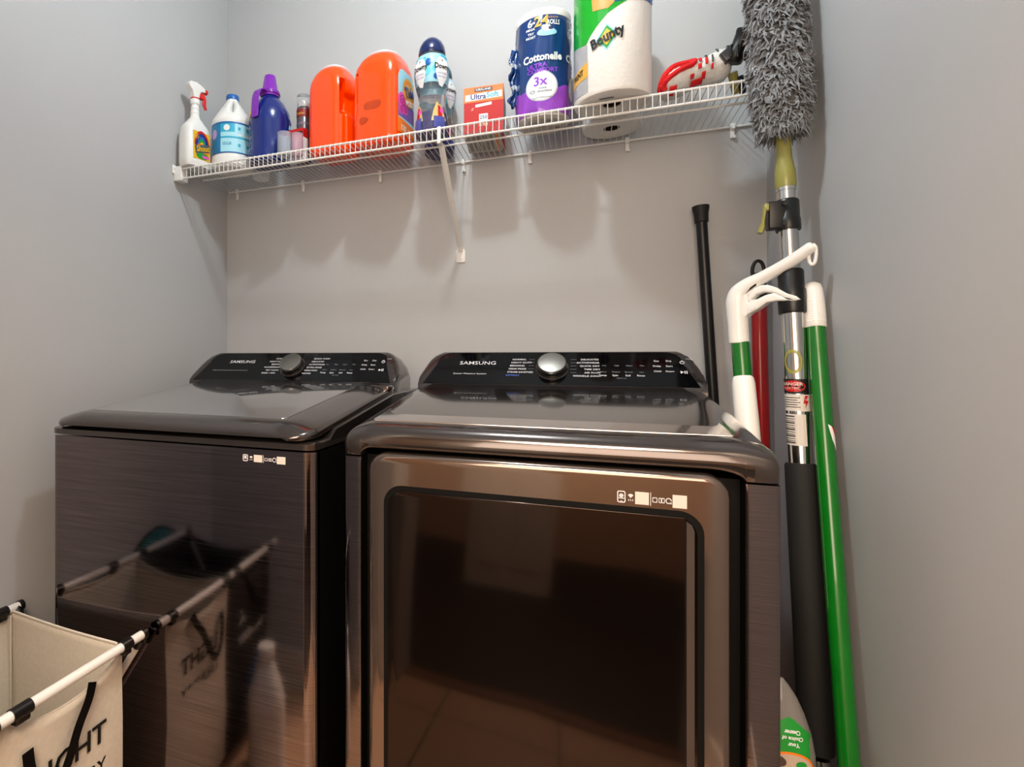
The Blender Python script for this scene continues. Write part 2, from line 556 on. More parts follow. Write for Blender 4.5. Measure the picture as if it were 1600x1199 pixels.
def sticker(bm, y, x0, x1, zc, hgt):
    """quick-start sticker: phone and wireless symbols, two blank squares, divider, book and headset symbols"""
    fn = planeXZ(y); Ls = x1-x0
    U = lambda t: x0+Ls*t
    ringprism(bm, rrect(U(.0), zc-hgt*.5, U(.125), zc+hgt*.5, .003), rrect(U(.016), zc-hgt*.5+.0016, U(.109), zc+hgt*.5-.0016, .002), fn, .0005, .0009, 0)
    disc(bm, fn, U(.062), zc+hgt*.1, .0032, .0032, 14, 2, 0, .0009)
    patch(bm, fn, U(.02), U(.105), zc-hgt*.16, zc-hgt*.08, 1, 1, 0, .0009)
    patch(bm, fn, U(.045), U(.08), zc-hgt*.4, zc-hgt*.34, 1, 1, 0, .0009)
    poly(bm, fn, [(U(.16), zc+hgt*.18), (U(.175), zc+hgt*.27), (U(.2), zc+hgt*.3), (U(.225), zc+hgt*.27), (U(.24), zc+hgt*.18), (U(.2), zc-hgt*.05)], 0, .0009)
    for t in (.165, .195, .225): patch(bm, fn, U(t), U(t+.012), zc-hgt*.3, zc-hgt*.15, 1, 1, 0, .0009)
    patch(bm, fn, U(.265), U(.465), zc-hgt*.52, zc+hgt*.52, 1, 1, 1, .0008)
    patch(bm, fn, U(.485), U(.495), zc-hgt*.55, zc+hgt*.55, 1, 1, 0, .0009)
    ringprism(bm, rrect(U(.515), zc-hgt*.26, U(.585), zc+hgt*.16, .001), rrect(U(.525), zc-hgt*.2, U(.575), zc+hgt*.10, .0008), fn, .0005, .0009, 0)
    ringprism(bm, rrect(U(.605), zc-hgt*.26, U(.645), zc+hgt*.16, .001), rrect(U(.614), zc-hgt*.2, U(.636), zc+hgt*.10, .0008), fn, .0005, .0009, 0)
    ringprism(bm, rrect(U(.645), zc-hgt*.26, U(.69), zc+hgt*.16, .001), rrect(U(.654), zc-hgt*.2, U(.681), zc+hgt*.10, .0008), fn, .0005, .0009, 0)
    disc(bm, fn, U(.745), zc-hgt*.04, .0043, .0046, 18, 1, 0, .0009, .68)
    patch(bm, fn, U(.775), U(.79), zc-hgt*.28, zc-hgt*.05, 1, 1, 0, .0009)
    patch(bm, fn, U(.80), U(1.0), zc-hgt*.56, zc+hgt*.5, 1, 1, 1, .0008)


M_stick = [M_print, mat('sticker_white', '#cfc8c2', .5, noise=.02)]
WX0, WX1, WY = .097, .783, -.8286
ws = thing('washing_machine', 'black top loading washing machine with sloped glass lid, left of the dryer', 'washing machine', ((WX0+WX1)/2, -.46, 0))


def planprism(bm, x0, x1, yf, yb, z0, z1, r, bev=0.0):
    pl = rrect(x0, yf, x1, yb, (r, r, .004, .004), 8)
    prism(bm, pl, lambda u, v, d: Vector((u, v, d)), z0, z1, bev)


bm = NB(); planprism(bm, WX0, WX1, WY, -.10, .02, .9485, .024)
for f in bm.faces:
    c = f.calc_center_median()
    if (c.x < WX0+.003 or c.x > WX1-.003 or c.y > -.12) and c.y > WY+.022: f.material_index = 1
obj('cabinet', bm, [M_brushed, M_side], ws)
for fx in (WX0+.06, WX1-.06):
    for fy in (WY+.08, -.18):
        bm = NB(); lathe(bm, [(.0001, 0), (.022, 0), (.02, .01), (.012, .012), (.012, .03), (.0001, .03)], c=(fx, fy), n=14); obj('foot', bm, M_black, ws)
# top frame: band under the lid, rising to the back
bm = NB()
prof = [(WY, .952), (WY, .9635), (WY+.006, .9665), (WY+.07, .9675), (WY+.10, .985), (-.36, 1.032), (-.10, 1.035), (-.10, .952)]
rings = []
for x, ins in ((WX0, .02), (WX0+.003, .008), (WX0+.012, .002), (WX0+.024, 0), (WX1-.024, 0), (WX1-.012, .002), (WX1-.003, .008), (WX1, .02)):
    rings.append([bm.verts.new((x, y+(ins if y < WY+.02 else 0), z-(.003 if x in (WX0, WX1) and z > .96 else 0))) for y, z in prof])
ringfaces(bm, rings, True)
obj('top_frame', bm, M_gloss, ws, angle=30)
# lid
LX0, LX1, LYF, LYB = .108, .777, -.842, -.345


def lid_rings(x0, x1, yf, yb, zf, zb, band, drop, th, frontr, cornr):
    ys = [yf+frontr*(1-math.cos(R(90*k/7))) for k in range(8)] + [yf+frontr+(yb-yf-frontr)*t for t in (.06, .12, .3, .6, 1.0)]
    out = []
    for i, y in enumerate(ys):
        fr = corner_h(y-yf+.0004, frontr)            # 0..1 nose height
        cr = cornr*(1-corner_h(y-yf+.0004, cornr)) if y-yf < cornr else 0
        zt = zf+(zb-zf)*(y-yf)/(yb-yf)
        zbase = zt-drop-th
        zmid = zbase+th*.45
        x_0, x_1 = x0+cr, x1-cr
        P = []
        sec = []
        # left outer edge up and over to the right
        for k in range(5):
            a = R(-50+ 140*k/4); sec.append((x_0+.010-.010*math.cos(a), zmid+.010*math.sin(a)*(.6+.4*fr)))
        for t in (.25, .5, .75, .9, 1.0):
            s = t*t*(3-2*t); sec.append((x_0+.010+(band-.010)*t, zmid+.010+(zt-zmid-.010)*math.sin(R(90*t))*1.0))
        left = sec
        right = [(x_1-(px-x_0), pz) for px, pz in reversed(left)]
        full = left+right
        P = []
        for px, pz in full:
            z = zmid+(pz-zmid)*fr if pz > zmid else pz
            P.append((px, y, z))
        P += [(x_1-.012, y, zbase+ (zmid-zbase)*(1-fr)), (x_0+.012, y, zbase+(zmid-zbase)*(1-fr))]
        out.append(P)
    return out


bm = NB()
rings = [[bm.verts.new(p) for p in r] for r in lid_rings(LX0, LX1, LYF, LYB, .999, 1.0615, .082, .016, .013, .045, .05)]
ringfaces(bm, rings, True)
lid = obj('lid', bm, M_gloss, ws, angle=60)


def lidz(y): return .999+(1.0615-.999)*(y-LYF)/(LYB-LYF)


bm = NB()
prism(bm, rrect(.182, -.79, .70, -.352, .012), lambda u, v, d: Vector((u, v, lidz(v)+d)), -.001, .0012, .0006)
obj('lid_glass', bm, M_lidglass, lid, angle=20)
bm = NB(); box(bm, (WX1-.075, -.385, 1.037), (WX1-.005, -.34, 1.055), .006); obj('hinge_cover', bm, M_gloss, ws)
bm = NB(); sticker(bm, WY, .626, .722, .9305, .0135); obj('sticker', bm, M_stick, ws, smooth=False, recalc=False)['label'] = 'row of white symbols'


def wtexts(bm, fn, L):
    text(bm, 'SAMSUNG', .0165, fn, .262, L*.68, bold=.005, mi=0, sx=1.22, off=.0019)
    text(bm, 'VIBRATION REDUCTION TECHNOLOGY', .0062, fn, .232, L*.36, mi=1, off=.0019, sx=1.15)


def wtexts2(bm, fn, L):
    for i, s in enumerate(('NORMAL', 'HEAVY DUTY', 'BEDDING', 'WATERPROOF', 'SELF CLEAN', 'RINSE + SPIN')):
        text(bm, s, .0075, fn, .412-(.008 if i in (3, 4) else .003*i), L*(.80-.105*i), align='RIGHT', mi=0, off=.0019, bold=.01, sx=1.1)
    for i, s in enumerate(('QUICK WASH', 'DELICATES', 'ACTIVEWEAR', 'EXTRA RINSE', 'PERM PRESS', 'WHITES')):
        text(bm, s, .0075, fn, .506-(.004*i), L*(.80-.105*i), align='LEFT', mi=0, off=.0019, bold=.01, sx=1.1)


def panel_right(bm, fn, L, x0):
    for i, s in enumerate(('Hot', 'High', 'Heavy', 'Max')):
        text(bm, s, .0058, fn, x0+.012+i*.028, L*.60, mi=1, off=.0019)
        text(bm, s[::-1].capitalize() if False else ('Warm', 'Medium', 'Normal', 'Less')[i], .0055, fn, x0+.010+i*.028, L*.41, mi=1, off=.0019)
    for i, s in enumerate(('Temp', 'Spin', 'Soil', 'Rinse')):
        text(bm, s, .0078, fn, x0+.008+i*.028, L*.31, mi=0, off=.0019, bold=.012)
    text(bm, 'Hold 3 sec', .005, fn, x0+.05, L*.23, mi=1, off=.0019)
    for i, s in enumerate(('Eco', 'Delay\nEnd', 'Child\nLock')):
        text(bm, s.split('\n')[0], .0075, fn, x0+.128, L*(.74-.15*i), mi=0, off=.0019, bold=.01)
        text(bm, ('Dry', 'Start', 'Smart', )[i], .0075, fn, x0+.154, L*(.74-.15*i), mi=0, off=.0019, bold=.01)
    disc(bm, fn, x0+.182, L*.70, .0052, .0052, 20, 1, 0, .0019, .72)
    patch(bm, fn, x0+.1813, x0+.1827, L*.70, L*.76, 1, 1, 0, .002)
    poly(bm, fn, [(x0+.176, L*.46), (x0+.176, L*.38), (x0+.183, L*.42)], 0, .0019)
    patch(bm, fn, x0+.184, x0+.186, L*.38, L*.46, 1, 1, 0, .0019); patch(bm, fn, x0+.188, x0+.190, L*.38, L*.46, 1, 1, 0, .0019)
    text(bm, 'Power', .005, fn, x0+.198, L*.80, mi=0, off=.0019)


console(ws, WX0, WX1, -.340, .447, (wtexts, wtexts2, lambda bm, fn, L: panel_right(bm, fn, L, .545)))

# dryer
DX0, DX1, DY = .829, 1.5145, -.7974
dr = thing('clothes_dryer', 'black front loading clothes dryer with a big dark door, right of the washing machine', 'clothes dryer', ((DX0+DX1)/2, -.45, 0))
bm = NB()
PL, PR = .864, 1.471
plan = [(DX0, -.10)] + [(DX0+.008-.008*math.cos(R(a)), DY+.008-.008*math.sin(R(a))) for a in (0, 30, 60, 90)] + [(PL-.002, DY), (PL, DY+.002), (PL, DY+.035), (PR, DY+.035), (PR, DY+.002), (PR+.002, DY)] \
    + [(DX1-.008+.008*math.sin(R(a)), DY+.008-.008*math.cos(R(a))) for a in (0, 30, 60, 90)] + [(DX1, -.10)]
prism(bm, plan, lambda u, v, d: Vector((u, v, d)), .02, .9425)
for f in bm.faces:
    c = f.calc_center_median()
    if c.y > DY+.012: f.material_index = 1
obj('cabinet', bm, [M_brushed, M_side], dr, angle=25)
for fx in (DX0+.06, DX1-.06):
    for fy in (DY+.1, -.18):
        bm = NB(); lathe(bm, [(.0001, 0), (.022, 0), (.02, .01), (.012, .012), (.012, .03), (.0001, .03)], c=(fx, fy), n=14); obj('foot', bm, M_black, dr)
# top cover with a rounded nose; its lower edge arches over the door
prof = [(DY+.032, None), (DY+.002, None), (DY, .003), (DY-.001, .970), (DY+.001, .982), (DY+.006, .991), (DY+.014, .9985), (DY+.024, 1.003), (DY+.038, 1.0065), (DY+.05, 1.008), (-.55, 1.034), (-.305, 1.0575), (-.26, 1.058), (-.10, 1.04), (-.10, .9445)]


def arch(x):
    a = x-(PL-.0005); b = (PR+.0005)-x
    if a <= 0 or b <= 0: return .9445
    za = .9605-.016*(1-math.sqrt(max(0, 1-(1-min(1, a/.022))**2)))
    zb_ = .9605-.016*(1-math.sqrt(max(0, 1-(1-min(1, b/.048))**2)))
    return min(za, zb_)


xs = [0, .0015, .004, .008, .014, .022, .030, .0345, .0352, .037, .040, .045, .051, .058, .07]
xr_ = [0, .0015, .004, .008, .014, .022, .032, .0425, .0433, .046, .051, .058, .066, .076, .088, .1]
X_ = [DX0+t for t in xs]+[DX0+.2, (DX0+DX1)/2, DX1-.2]+[DX1-t for t in reversed(xr_)]
bm = NB(); rings = []
for x in X_:
    d = min(x-DX0, DX1-x)
    k = corner_h(d, .066)
    ins = .010*(1-corner_h(d, .014))
    ring = []
    for y, z in prof:
        if z is None: zz = arch(x)
        elif z == .003: zz = arch(x)+.002
        else:
            zz = z if z < .966 else .966+(z-.966)*(.34+.66*k)
            zz = zz if y < -.7 or z < .97 else z-.028*(1-k)
        ring.append(bm.verts.new((x, y+(ins if y < DY+.03 else 0), zz)))
    rings.append(ring)
ringfaces(bm, rings, True)
tc = obj('top_cover', bm, M_gloss, dr, angle=60)
bm = NB()
dlz = lambda y: 1.008+(1.0575-1.008)*(y-(DY+.05))/(-.305-(DY+.05))
prism(bm, [(DX0+.048, DY+.040), (DX1-.052, DY+.040), (DX1-.048, DY+.048), (DX1-.052, -.308), (DX0+.045, -.308), (DX0+.043, DY+.048)], lambda u, v, d: Vector((u, v, dlz(v)+d)), -.001, .001, .0005)
obj('top_panel', bm, M_dlid, tc, angle=20)
# door
bm = NB()
prism(bm, rrect(.882, .14, 1.451, .9535, .034, 8), planeXZ(DY+.034), 0, .044, .010, 0, 4)
door = obj('door', bm, M_doorframe, dr, angle=50)
bm = NB(); ringprism(bm, rrect(.9135, .20, 1.4165, .8975, .034, 8), rrect(.9225, .208, 1.4075, .8885, .028, 8), planeXZ(DY-.010), .0002, .0010)
obj('door_gasket_line', bm, M_side, door, smooth=False)
bm = NB()
prism(bm, rrect(.9225, .208, 1.4075, .8885, .028, 8), planeXZ(DY-.010), -.001, .0016, .0)
prism(bm, rrect(.9225, .208, 1.3925, .8885, (.028, .004, .004, .028), 8), planeXZ(DY-.010), .001, .0056, .0008)
obj('door_panel', bm, M_doorglass, door, angle=30)
bm = NB()
fx_ = planeXZ(DY-.010)
sl = [bm.verts.new(fx_(*p)) for p in ((1.3927, .215, .0056), (1.4065, .225, .0006), (1.4065, .862, .0006), (1.400, .878, .003), (1.3927, .884, .0056))]
bm.faces.new(sl)
obj('panel_edge', bm, M_doorframe, door, smooth=False)
bm = NB(); sticker(bm, DY-.010, 1.299, 1.394, .9115, .0185); obj('sticker', bm, M_stick, door, smooth=False, recalc=False)['label'] = 'row of white symbols'


def dtexts(bm, fn, L):
    text(bm, 'SAMSUNG', .0175, fn, .985, L*.66, bold=.005, mi=0, sx=1.22, off=.0019)
    text(bm, 'Sensor Moisture System', .0075, fn, .968, L*.32, mi=0, off=.0019, sx=1.2)


def dtexts2(bm, fn, L):
    for i, s in enumerate(('NORMAL', 'HEAVY DUTY', 'BEDDING', 'PERM PRESS', 'STEAM SANITIZE', 'REFRESH')):
        text(bm, s, .0078, fn, 1.075-.0025*i, L*(.78-.1*i), align='LEFT', mi=0 if i < 5 else 2, off=.0019, bold=.012, sx=1.1)
    for i, s in enumerate(('DELICATES', 'ACTIVEWEAR', 'QUICK DRY', 'TIME DRY', 'AIR FLUFF', 'WRINKLE AWAY')):
        text(bm, s, .0078, fn, 1.285+.001*i, L*(.78-.1*i), align='RIGHT', mi=0, off=.0019, bold=.012, sx=1.1)
    for i in range(5):
        for s in (-1, 1):
            patch(bm, fn, 1.175+s*.044, 1.175+s*.058, L*(.78-.1*i), L*(.78-.1*i)+.0007, 1, 1, 1, .0019)


console(dr, DX0, DX1, -.3035, 1.175, (dtexts, dtexts2, lambda bm, fn, L: panel_right(bm, fn, L, 1.285)))

# ------------------------------------------------------------------ things on the shelf
ZB = ZS+.0022            # top of the deck wires
CAMXY = (1.25, -1.76)


def phi_to_cam(x, y):
    return math.atan2(CAMXY[1]-y, CAMXY[0]-x)


M_label_white = mat('label_white', '#e6e9ea', .4, noise=.01)
M_cyan = mat('label_cyan', '#2fa6c6', .35, noise=.02)
M_palecyan = mat('label_pale_cyan', '#a5dcea', .35, noise=.02)
M_blue = mat('label_blue', '#1d5ba6', .35, noise=.02)
M_navy = mat('navy_plastic', '#0c1f52', .2, noise=.03, coat=.4)
M_yellow = mat('label_yellow', '#e3b322', .4, noise=.02)
M_orange_l = mat('label_orange', '#f07a1c', .4, noise=.02)
M_redl = mat('label_red', '#b40d0a', .4, noise=.02)
M_greenl = mat('label_green', '#1f8f33', .4, noise=.02)
M_purple = mat('purple_plastic', '#7a1fa8', .25, noise=.03, coat=.4)
M_deepblue = mat('deep_blue_plastic', '#0d2270', .2, noise=.03, coat=.5)
M_tub = mat('orange_tub_plastic', '#fd4a00', .16, noise=.02, coat=.5)
M_pink = mat('label_pink', '#e04fae', .4, noise=.03)
M_lilac = mat('label_violet', '#7a5aa8', .4, noise=.03)
M_skyl = mat('label_sky', '#9bd3e6', .35, noise=.03)
M_clear = mat('clear_plastic', '#f4f8fb', .06, trans=.95, ior=1.25, noise=0)
M_frost = mat('frosted_plastic', '#dfe6ee', .22, trans=.75, ior=1.2, noise=0)
M_gold = mat('label_gold', '#d8a646', .4, noise=.02)

# white stain remover spray bottle
sx_, sy_ = .056, -.257
sp = thing('spray_bottle', 'white spray bottle with rainbow label and red trigger, at the left end of the shelf', 'spray bottle', (sx_, sy_, ZB), R(74))
aw = interp([(0, .046), (.012, .050), (.09, .0495), (.130, .045), (.154, .027), (.165, .0165), (.178, .0145), (.215, .0125)])
bw = interp([(0, .031), (.012, .034), (.09, .034), (.130, .031), (.154, .021), (.165, .0150), (.178, .0138), (.215, .0125)])


def se(t, n):
    c, s = math.cos(t), math.sin(t)
    return math.copysign(abs(c)**(2/n), c), math.copysign(abs(s)**(2/n), s)


def spf(t, z, off=0.0):
    nexp = 3.6 if z < .11 else max(2.0, 3.6-1.6*(z-.11)/.05)
    c, s = se(t, nexp)
    rib = .0007*math.sin((z-.165)*420) if .172 < z < .212 else 0
    return Vector(((aw(z)+off+rib)*c, (bw(z)+off+rib)*s, z))


bm = NB(); surface(bm, spf, [0, .001, .004, .010, .02, .05, .08, .10, .11, .12, .128, .136, .144, .150, .156, .162, .168]+[.172+.002*k for k in range(21)]+[.215], 48)
obj('bottle', bm, M_white, sp, local=True)
lab = lambda u, v, d: Vector((u, -(bw(v)+d)-.0002*0, v))
bm = NB()
patch(bm, lab, -.030, .034, .022, .112, 10, 10, 0, .0006)
for i, (m_, r0) in enumerate(((1, 1.0), (2, .82), (3, .64), (4, .46))):
    a = [(.002+.036*r0*math.cos(R(t))*.8, .066+.05*r0*math.sin(R(t))) for t in range(0, 190, 15)]
    b = [(.002+.036*(r0-.18)*math.cos(R(t))*.8, .066+.05*(r0-.18)*math.sin(R(t))) for t in range(180, -10, -15)]
    poly(bm, lab, a+b, m_, .0009)
disc(bm, lab, .002, .050, .026, .024, 20, 2, 5, .0010)
disc(bm, lab, .004, .034, .024, .011, 20, 2, 6, .0011)
poly(bm, lab, [(-.026, .064), (.032, .078), (.032, .052), (-.022, .038)], 7, .0012)
text(bm, 'Shout', .026, lab, .004, .058, rot=R(12), mi=0, off=.0016, bold=.03, sx=.85, shear=.2)
text(bm, 'Shout', .0268, lab, .0035, .0575, rot=R(12), mi=8, off=.0014, bold=.06, sx=.85, shear=.2)
patch(bm, lab, .004, .03, .028, .037, 2, 2, 9, .0014)
obj('label', bm, [M_yellow, M_redl, M_deepblue, M_blue, M_greenl, M_orange_l, M_greenl, mat('label_slate', '#4a5a62', .4), M_ink, M_pink], sp, local=True, smooth=False, recalc=False)['label'] = 'rainbow swirl label'
bm = NB(); lathe(bm, [(.0145, .210), (.0155, .212), (.0155, .226), (.0135, .229), (.0001, .229)], n=28); obj('collar', bm, M_white, sp, local=True)
bm = NB()
hd = [(-.026, .262), (-.030, .272), (-.022, .281), (.0, .284), (.02, .279), (.034, .273), (.036, .261), (.018, .256), (.012, .244), (.010, .228), (-.010, .228), (-.012, .244), (-.016, .254)]
t = NB(); prism(t, hd, lambda u, v, d: Vector((u, -d, v)), -.0115, .0115, .004)
merge(bm, t); obj('trigger_head', bm, M_white, sp, local=True)
bm = NB()
tube(bm, smooth_path([(.030, 0, .256), (.037, 0, .240), (.036, 0, .224), (.043, 0, .208)], 5), [.0075]*12+[.006]*4, 10, flat=(1, .55)); box(bm, (.012, -.0075, .236), (.032, .0075, .257), .003)
lathe(bm, [(.0001, 0), (.0085, 0), (.0085, .012), (.004, .014), (.0001, .014)], n=20, axis=Matrix.Translation((.034, 0, .267)) @ Matrix.Rotation(PI/2, 4, 'Y'))
lathe(bm, [(.0148, .2275), (.0152, .2285), (.0152, .2315), (.0120, .233), (.0001, .233)], n=24)
obj('trigger', bm, mat('red_plastic', '#cf1a1e', .3, noise=.03, coat=.3), sp, local=True)['label'] = 'red trigger and nozzle'

# white bleach jug
bx_, by_ = .153, -.184
bl = thing('bleach_bottle', 'white jug with blue cap and pale cyan wrap label, second from left on the shelf', 'bottle', (bx_, by_, ZB), 0)
br_ = interp([(0, .060), (.008, .067), (.03, .0685), (.036, .0675), (.145, .0675), (.150, .0690), (.160, .067), (.185, .052), (.200, .042), (.215, .032), (.226, .024), (.232, .020), (.245, .019)])
p0 = phi_to_cam(bx_, by_)


def blf(t, z, off=0.0):
    r = br_(z)+off
    # grip hole hollow below the cap
    da = (t-(p0+R(4))+PI) % (2*PI)-PI
    g = math.exp(-((da-.10*(z-.203)/.02)/.15)**2*1.3-((z-.204)/.021)**4)*.034
    e = math.exp(-((abs(da)-.42)/.25)**2-((z-.205)/.024)**2)*.006
    return Vector((( r-g+e)*math.cos(t), (r-g+e)*math.sin(t), z))


bm = NB(); surface(bm, blf, [0, .003, .008, .015, .03, .034, .04, .08, .12, .14, .145, .150]+[.154+.004*k for k in range(22)]+[.242], 96)
obj('jug_body', bm, M_white, bl, local=True)
bm = NB(); lathe(bm, [(.0205, .237), (.0215, .238), (.0215, .251), (.020, .2535), (.0001, .2535)], n=36); obj('cap', bm, M_blue, bl, local=True)['label'] = 'blue screw cap'
fm = degmap(0, 0, .0676, p0)
bm = NB()
patch(bm, fm, -150, 150, .040, .142, 60, 2, 0, .0006)
patch(bm, fm, -34, 62, .044, .136, 24, 2, 1, .0009)
patch(bm, fm, -34, 6, .108, .136, 10, 1, 2, .0012)
patch(bm, fm, -34, 60, .088, .094, 20, 1, 2, .0012)
patch(bm, fm, -75, 64, .137, .1405, 30, 1, 3, .0012); patch(bm, fm, -75, 64, .040, .043, 30, 1, 3, .0012)
patch(bm, fm, 62, 76, .040, .142, 4, 1, 2, .0010)
disc(bm, fm, -16, .122, 8.5, .010, 20, 3, 4, .0015)
disc(bm, fm, -58, .105, 11, .016, 20, 3, 5, .0013)
for (u, v) in ((18, .120), (44, .120), (18, .066), (44, .066)):
    poly(bm, fm, [(u-4, v+.005), (u+4, v+.005), (u+3, v-.005), (u-3, v-.005)], 2, .0013)
    text(bm, 'W', .012, fm, u, v, mi=2, off=.0015, sx=600)
disc(bm, fm, 45, .120, 6, .007, 20, 1, 2, .0014, .6)
patch(bm, fm, -28, -4, .066, .075, 5, 1, 2, .0012)
patch(bm, fm, 14, 50, .098, .103, 6, 1, 4, .0012)
text(bm, 'LAUNDRY', .009, fm, -17, .0705, mi=4, off=.0016, sx=520)
text(bm, 'USES', .009, fm, 30, .1005, mi=2, off=.0016, sx=520)
obj('label', bm, [mat('label_teal_blue', '#1f74a8', .35, noise=.02), M_palecyan, M_cyan, M_blue, M_label_white, mat('label_lilac', '#b79cd0', .4)], bl, local=True, smooth=False, recalc=False)['label'] = 'pale cyan wrap label on blue'

# teal capped bottle behind
tb = thing('small_bottle', 'small bottle with a teal cap tucked behind the white jug', 'bottle', (.196, -.075, ZB))
bm = NB(); lathe(bm, [(.026, 0), (.029, .004), (.029, .13), (.02, .15), (.012, .155), (.012, .165), (.0001, .165)], n=28); obj('bottle', bm, M_label_white, tb, local=True)
bm = NB(); lathe(bm, [(.0145, .158), (.0145, .185), (.012, .188), (.0001, .188)], n=24); obj('cap', bm, mat('teal_plastic', '#2fa39b', .35), tb, local=True)

# deep blue jug with purple spout cap and measuring strap
jx, jy = .300, -.187
ju = thing('detergent_jug', 'deep blue jug with purple spout cap and purple strap, right of the white jug', 'jug', (jx, jy, ZB), 0)
p0j = phi_to_cam(jx, jy)
jr = interp([(0, .062), (.008, .068), (.03, .069), (.07, .0655), (.10, .066), (.135, .068), (.165, .064), (.19, .052), (.21, .036), (.222, .026), (.235, .025)])
bm = NB(); lathe(bm, [(jr(z), z) for z in [0, .002, .008, .015, .03, .05, .07, .085, .10, .12, .135, .15, .165, .175, .185, .195, .205, .213, .22, .228, .235]]+[(.0001, .235)], n=64)
obj('jug_body', bm, M_deepblue, ju, local=True)
bm = NB()
lathe(bm, [(.030, .222), (.0305, .226), (.0305, .240), (.027, .243), (.0255, .246), (.0185, .288), (.017, .2915), (.0001, .2915)], n=40)
for k in range(30):
    a = 2*PI*k/30; box(bm, (.0305*math.cos(a)-.0008, .0305*math.sin(a)-.0008, .225), (.0305*math.cos(a)+.0008, .0305*math.sin(a)+.0008, .239))
obj('spout_cap', bm, M_purple, ju, local=True)['label'] = 'purple spout cap'
bm = NB()
ca, sa = math.cos(p0j-R(42)), math.sin(p0j-R(42))
pts = [(r*ca, r*sa, z) for r, z in ((.026, .230), (.043, .232), (.058, .222), (.067, .200), (.0705, .17), (.0715, .135))]
pp = smooth_path(pts, 5)
rings = []
tx = Vector((-sa, ca, 0))
for i, p in enumerate(pp):
    t_ = (pp[min(i+1, len(pp)-1)]-pp[max(i-1, 0)]).normalized(); nn = tx.cross(t_).normalized()
    rings.append([bm.verts.new(p+tx*u+nn*v) for u, v in rrect(-.0145, -.0022, .0145, .0022, .0018, 2)])
ringfaces(bm, rings, True)
lathe(bm, [(.0335, .229), (.0335, .2325), (.029, .2335), (.029, .229)], n=40, cap=False)
for z in (.215, .150):
    i = min(range(len(pp)), key=lambda q: abs(pp[q].z-z)); lathe(bm, [(.0001, 0), (.0035, 0), (.0035, .0035), (.0001, .0035)], n=10, axis=Matrix.Translation(pp[i]) @ Vector((ca, sa, .1)).to_track_quat('Z', 'Y').to_matrix().to_4x4())
obj('handle_strap', bm, M_purple, ju, local=True)['label'] = 'purple strap hanging from the neck'
fj = degmap(0, 0, jr, p0j)
bm = NB()
poly(bm, fj, [(-88, .15), (-78, .168), (-66, .172), (-62, .160), (-70, .14), (-84, .12)], 0, .001, 4)
for i in range(7):
    z = .012+.018*i
    poly(bm, fj, [(-86, z), (-64+4*(i % 2), z+.002), (-70, z+.014), (-86, z+.012)], 1+i % 2, .001, 4)
for i in range(7):
    z = .02+.018*i
    poly(bm, fj, [(56+5*(i % 2), z), (86, z+.002), (88, z+.012), (64, z+.016)], (1, 2, 3)[i % 3], .001, 5)
obj('label', bm, [M_yellow, mat('label_dark_violet', '#3d2a78', .4), M_lilac, M_skyl], ju, local=True, smooth=False, recalc=False)['label'] = 'violet patterned label edges'

# two nested measuring cups
cupm = []
for i, (x, y, r, h, lb) in enumerate(((.386, -.244, .022, .072, 'clear plastic measuring cup standing at the shelf edge, nearest the dark blue jug'), (.424, -.232, .0185, .068, 'clear plastic measuring cup tinted pink, right beside the other cup'))):
    t_ = thing('measuring_cup', lb, 'cup', (x, y, ZB), 0, 'clear measuring cups on the shelf')
    bm = NB(); lathe(bm, [(.0001, 0), (r*.92, 0), (r, .004), (r, h), (r-.0014, h), (r-.0014, .004), (.0001, .003)], n=36, cap=False)
    obj('cup_wall', bm, M_frost if i == 0 else mat('pink_frosted_plastic', '#ecd3df', .22, trans=.7, ior=1.2, noise=0), t_, local=True)
    bm = NB(); lathe(bm, [(r+.0004, h-.003), (r+.0012, h-.002), (r+.0012, h), (r-.001, h+.0006), (r-.001, h-.003)], n=36, cap=False); obj('rim', bm, M_frost, t_, local=True)

# red topped small carton behind the cups
t_ = thing('small_carton', 'small red and white carton standing behind the measuring cups', 'box', (.400, -.185, ZB), R(-8))
bm = NB(); box(bm, (-.032, -.014, 0), (.032, .014, .100), .001); obj('carton', bm, M_label_white, t_, local=True, smooth=False)
bm = NB(); box(bm, (-.0325, -.0145, .072), (.0325, .0145, .1008), .001); obj('carton_lid', bm, M_redl, t_, local=True, smooth=False)
bm = NB(); f_ = planeXZ(-.0145); text(bm, 'ULTRA', .012, f_, .008, .060, off=.0006); patch(bm, f_, .004, .03, .082, .090, 1, 1, 0, .0007)
obj('lettering', bm, M_ink, t_, local=True, smooth=False, recalc=False)

# aerosol can
cx_, cy_ = .4045, -.150
t_ = thing('aerosol_can', 'slim grey spray can with a clear cap, squeezed against the left orange tub', 'spray can', (cx_, cy_, ZB))
pc = phi_to_cam(cx_, cy_)
bm = NB(); lathe(bm, [(.0225, 0), (.0235, .003), (.0235, .178), (.021, .184), (.014, .190), (.0001, .190)], n=36); obj('can', bm, mat('can_grey', '#5d5a60', .3, metal=.3), t_, local=True)
bm = NB(); lathe(bm, [(.0225, .182), (.0225, .222), (.0205, .226), (.0001, .226)], n=36); obj('cap', bm, M_clear, t_, local=True)
bm = NB(); lathe(bm, [(.008, .188), (.009, .205), (.004, .209), (.0001, .209)], n=20); lathe(bm, [(.0195, .183), (.0195, .197), (.018, .198), (.0001, .198)], n=24); obj('nozzle', bm, M_white, t_, local=True)
fc = degmap(0, 0, .0235, pc)
bm = NB()
patch(bm, fc, -100, 100, .150, .176, 24, 1, 0, .0005); patch(bm, fc, -100, 100, .010, .052, 24, 1, 1, .0005); patch(bm, fc, -100, 100, .126, .132, 24, 1, 2, .0005)
patch(bm, fc, -100, 100, .040, .050, 24, 1, 6, .0007)
text(bm, 'Resolve', .013, fc, -30, .161, mi=3, off=.0012, sx=1600, bold=.01)
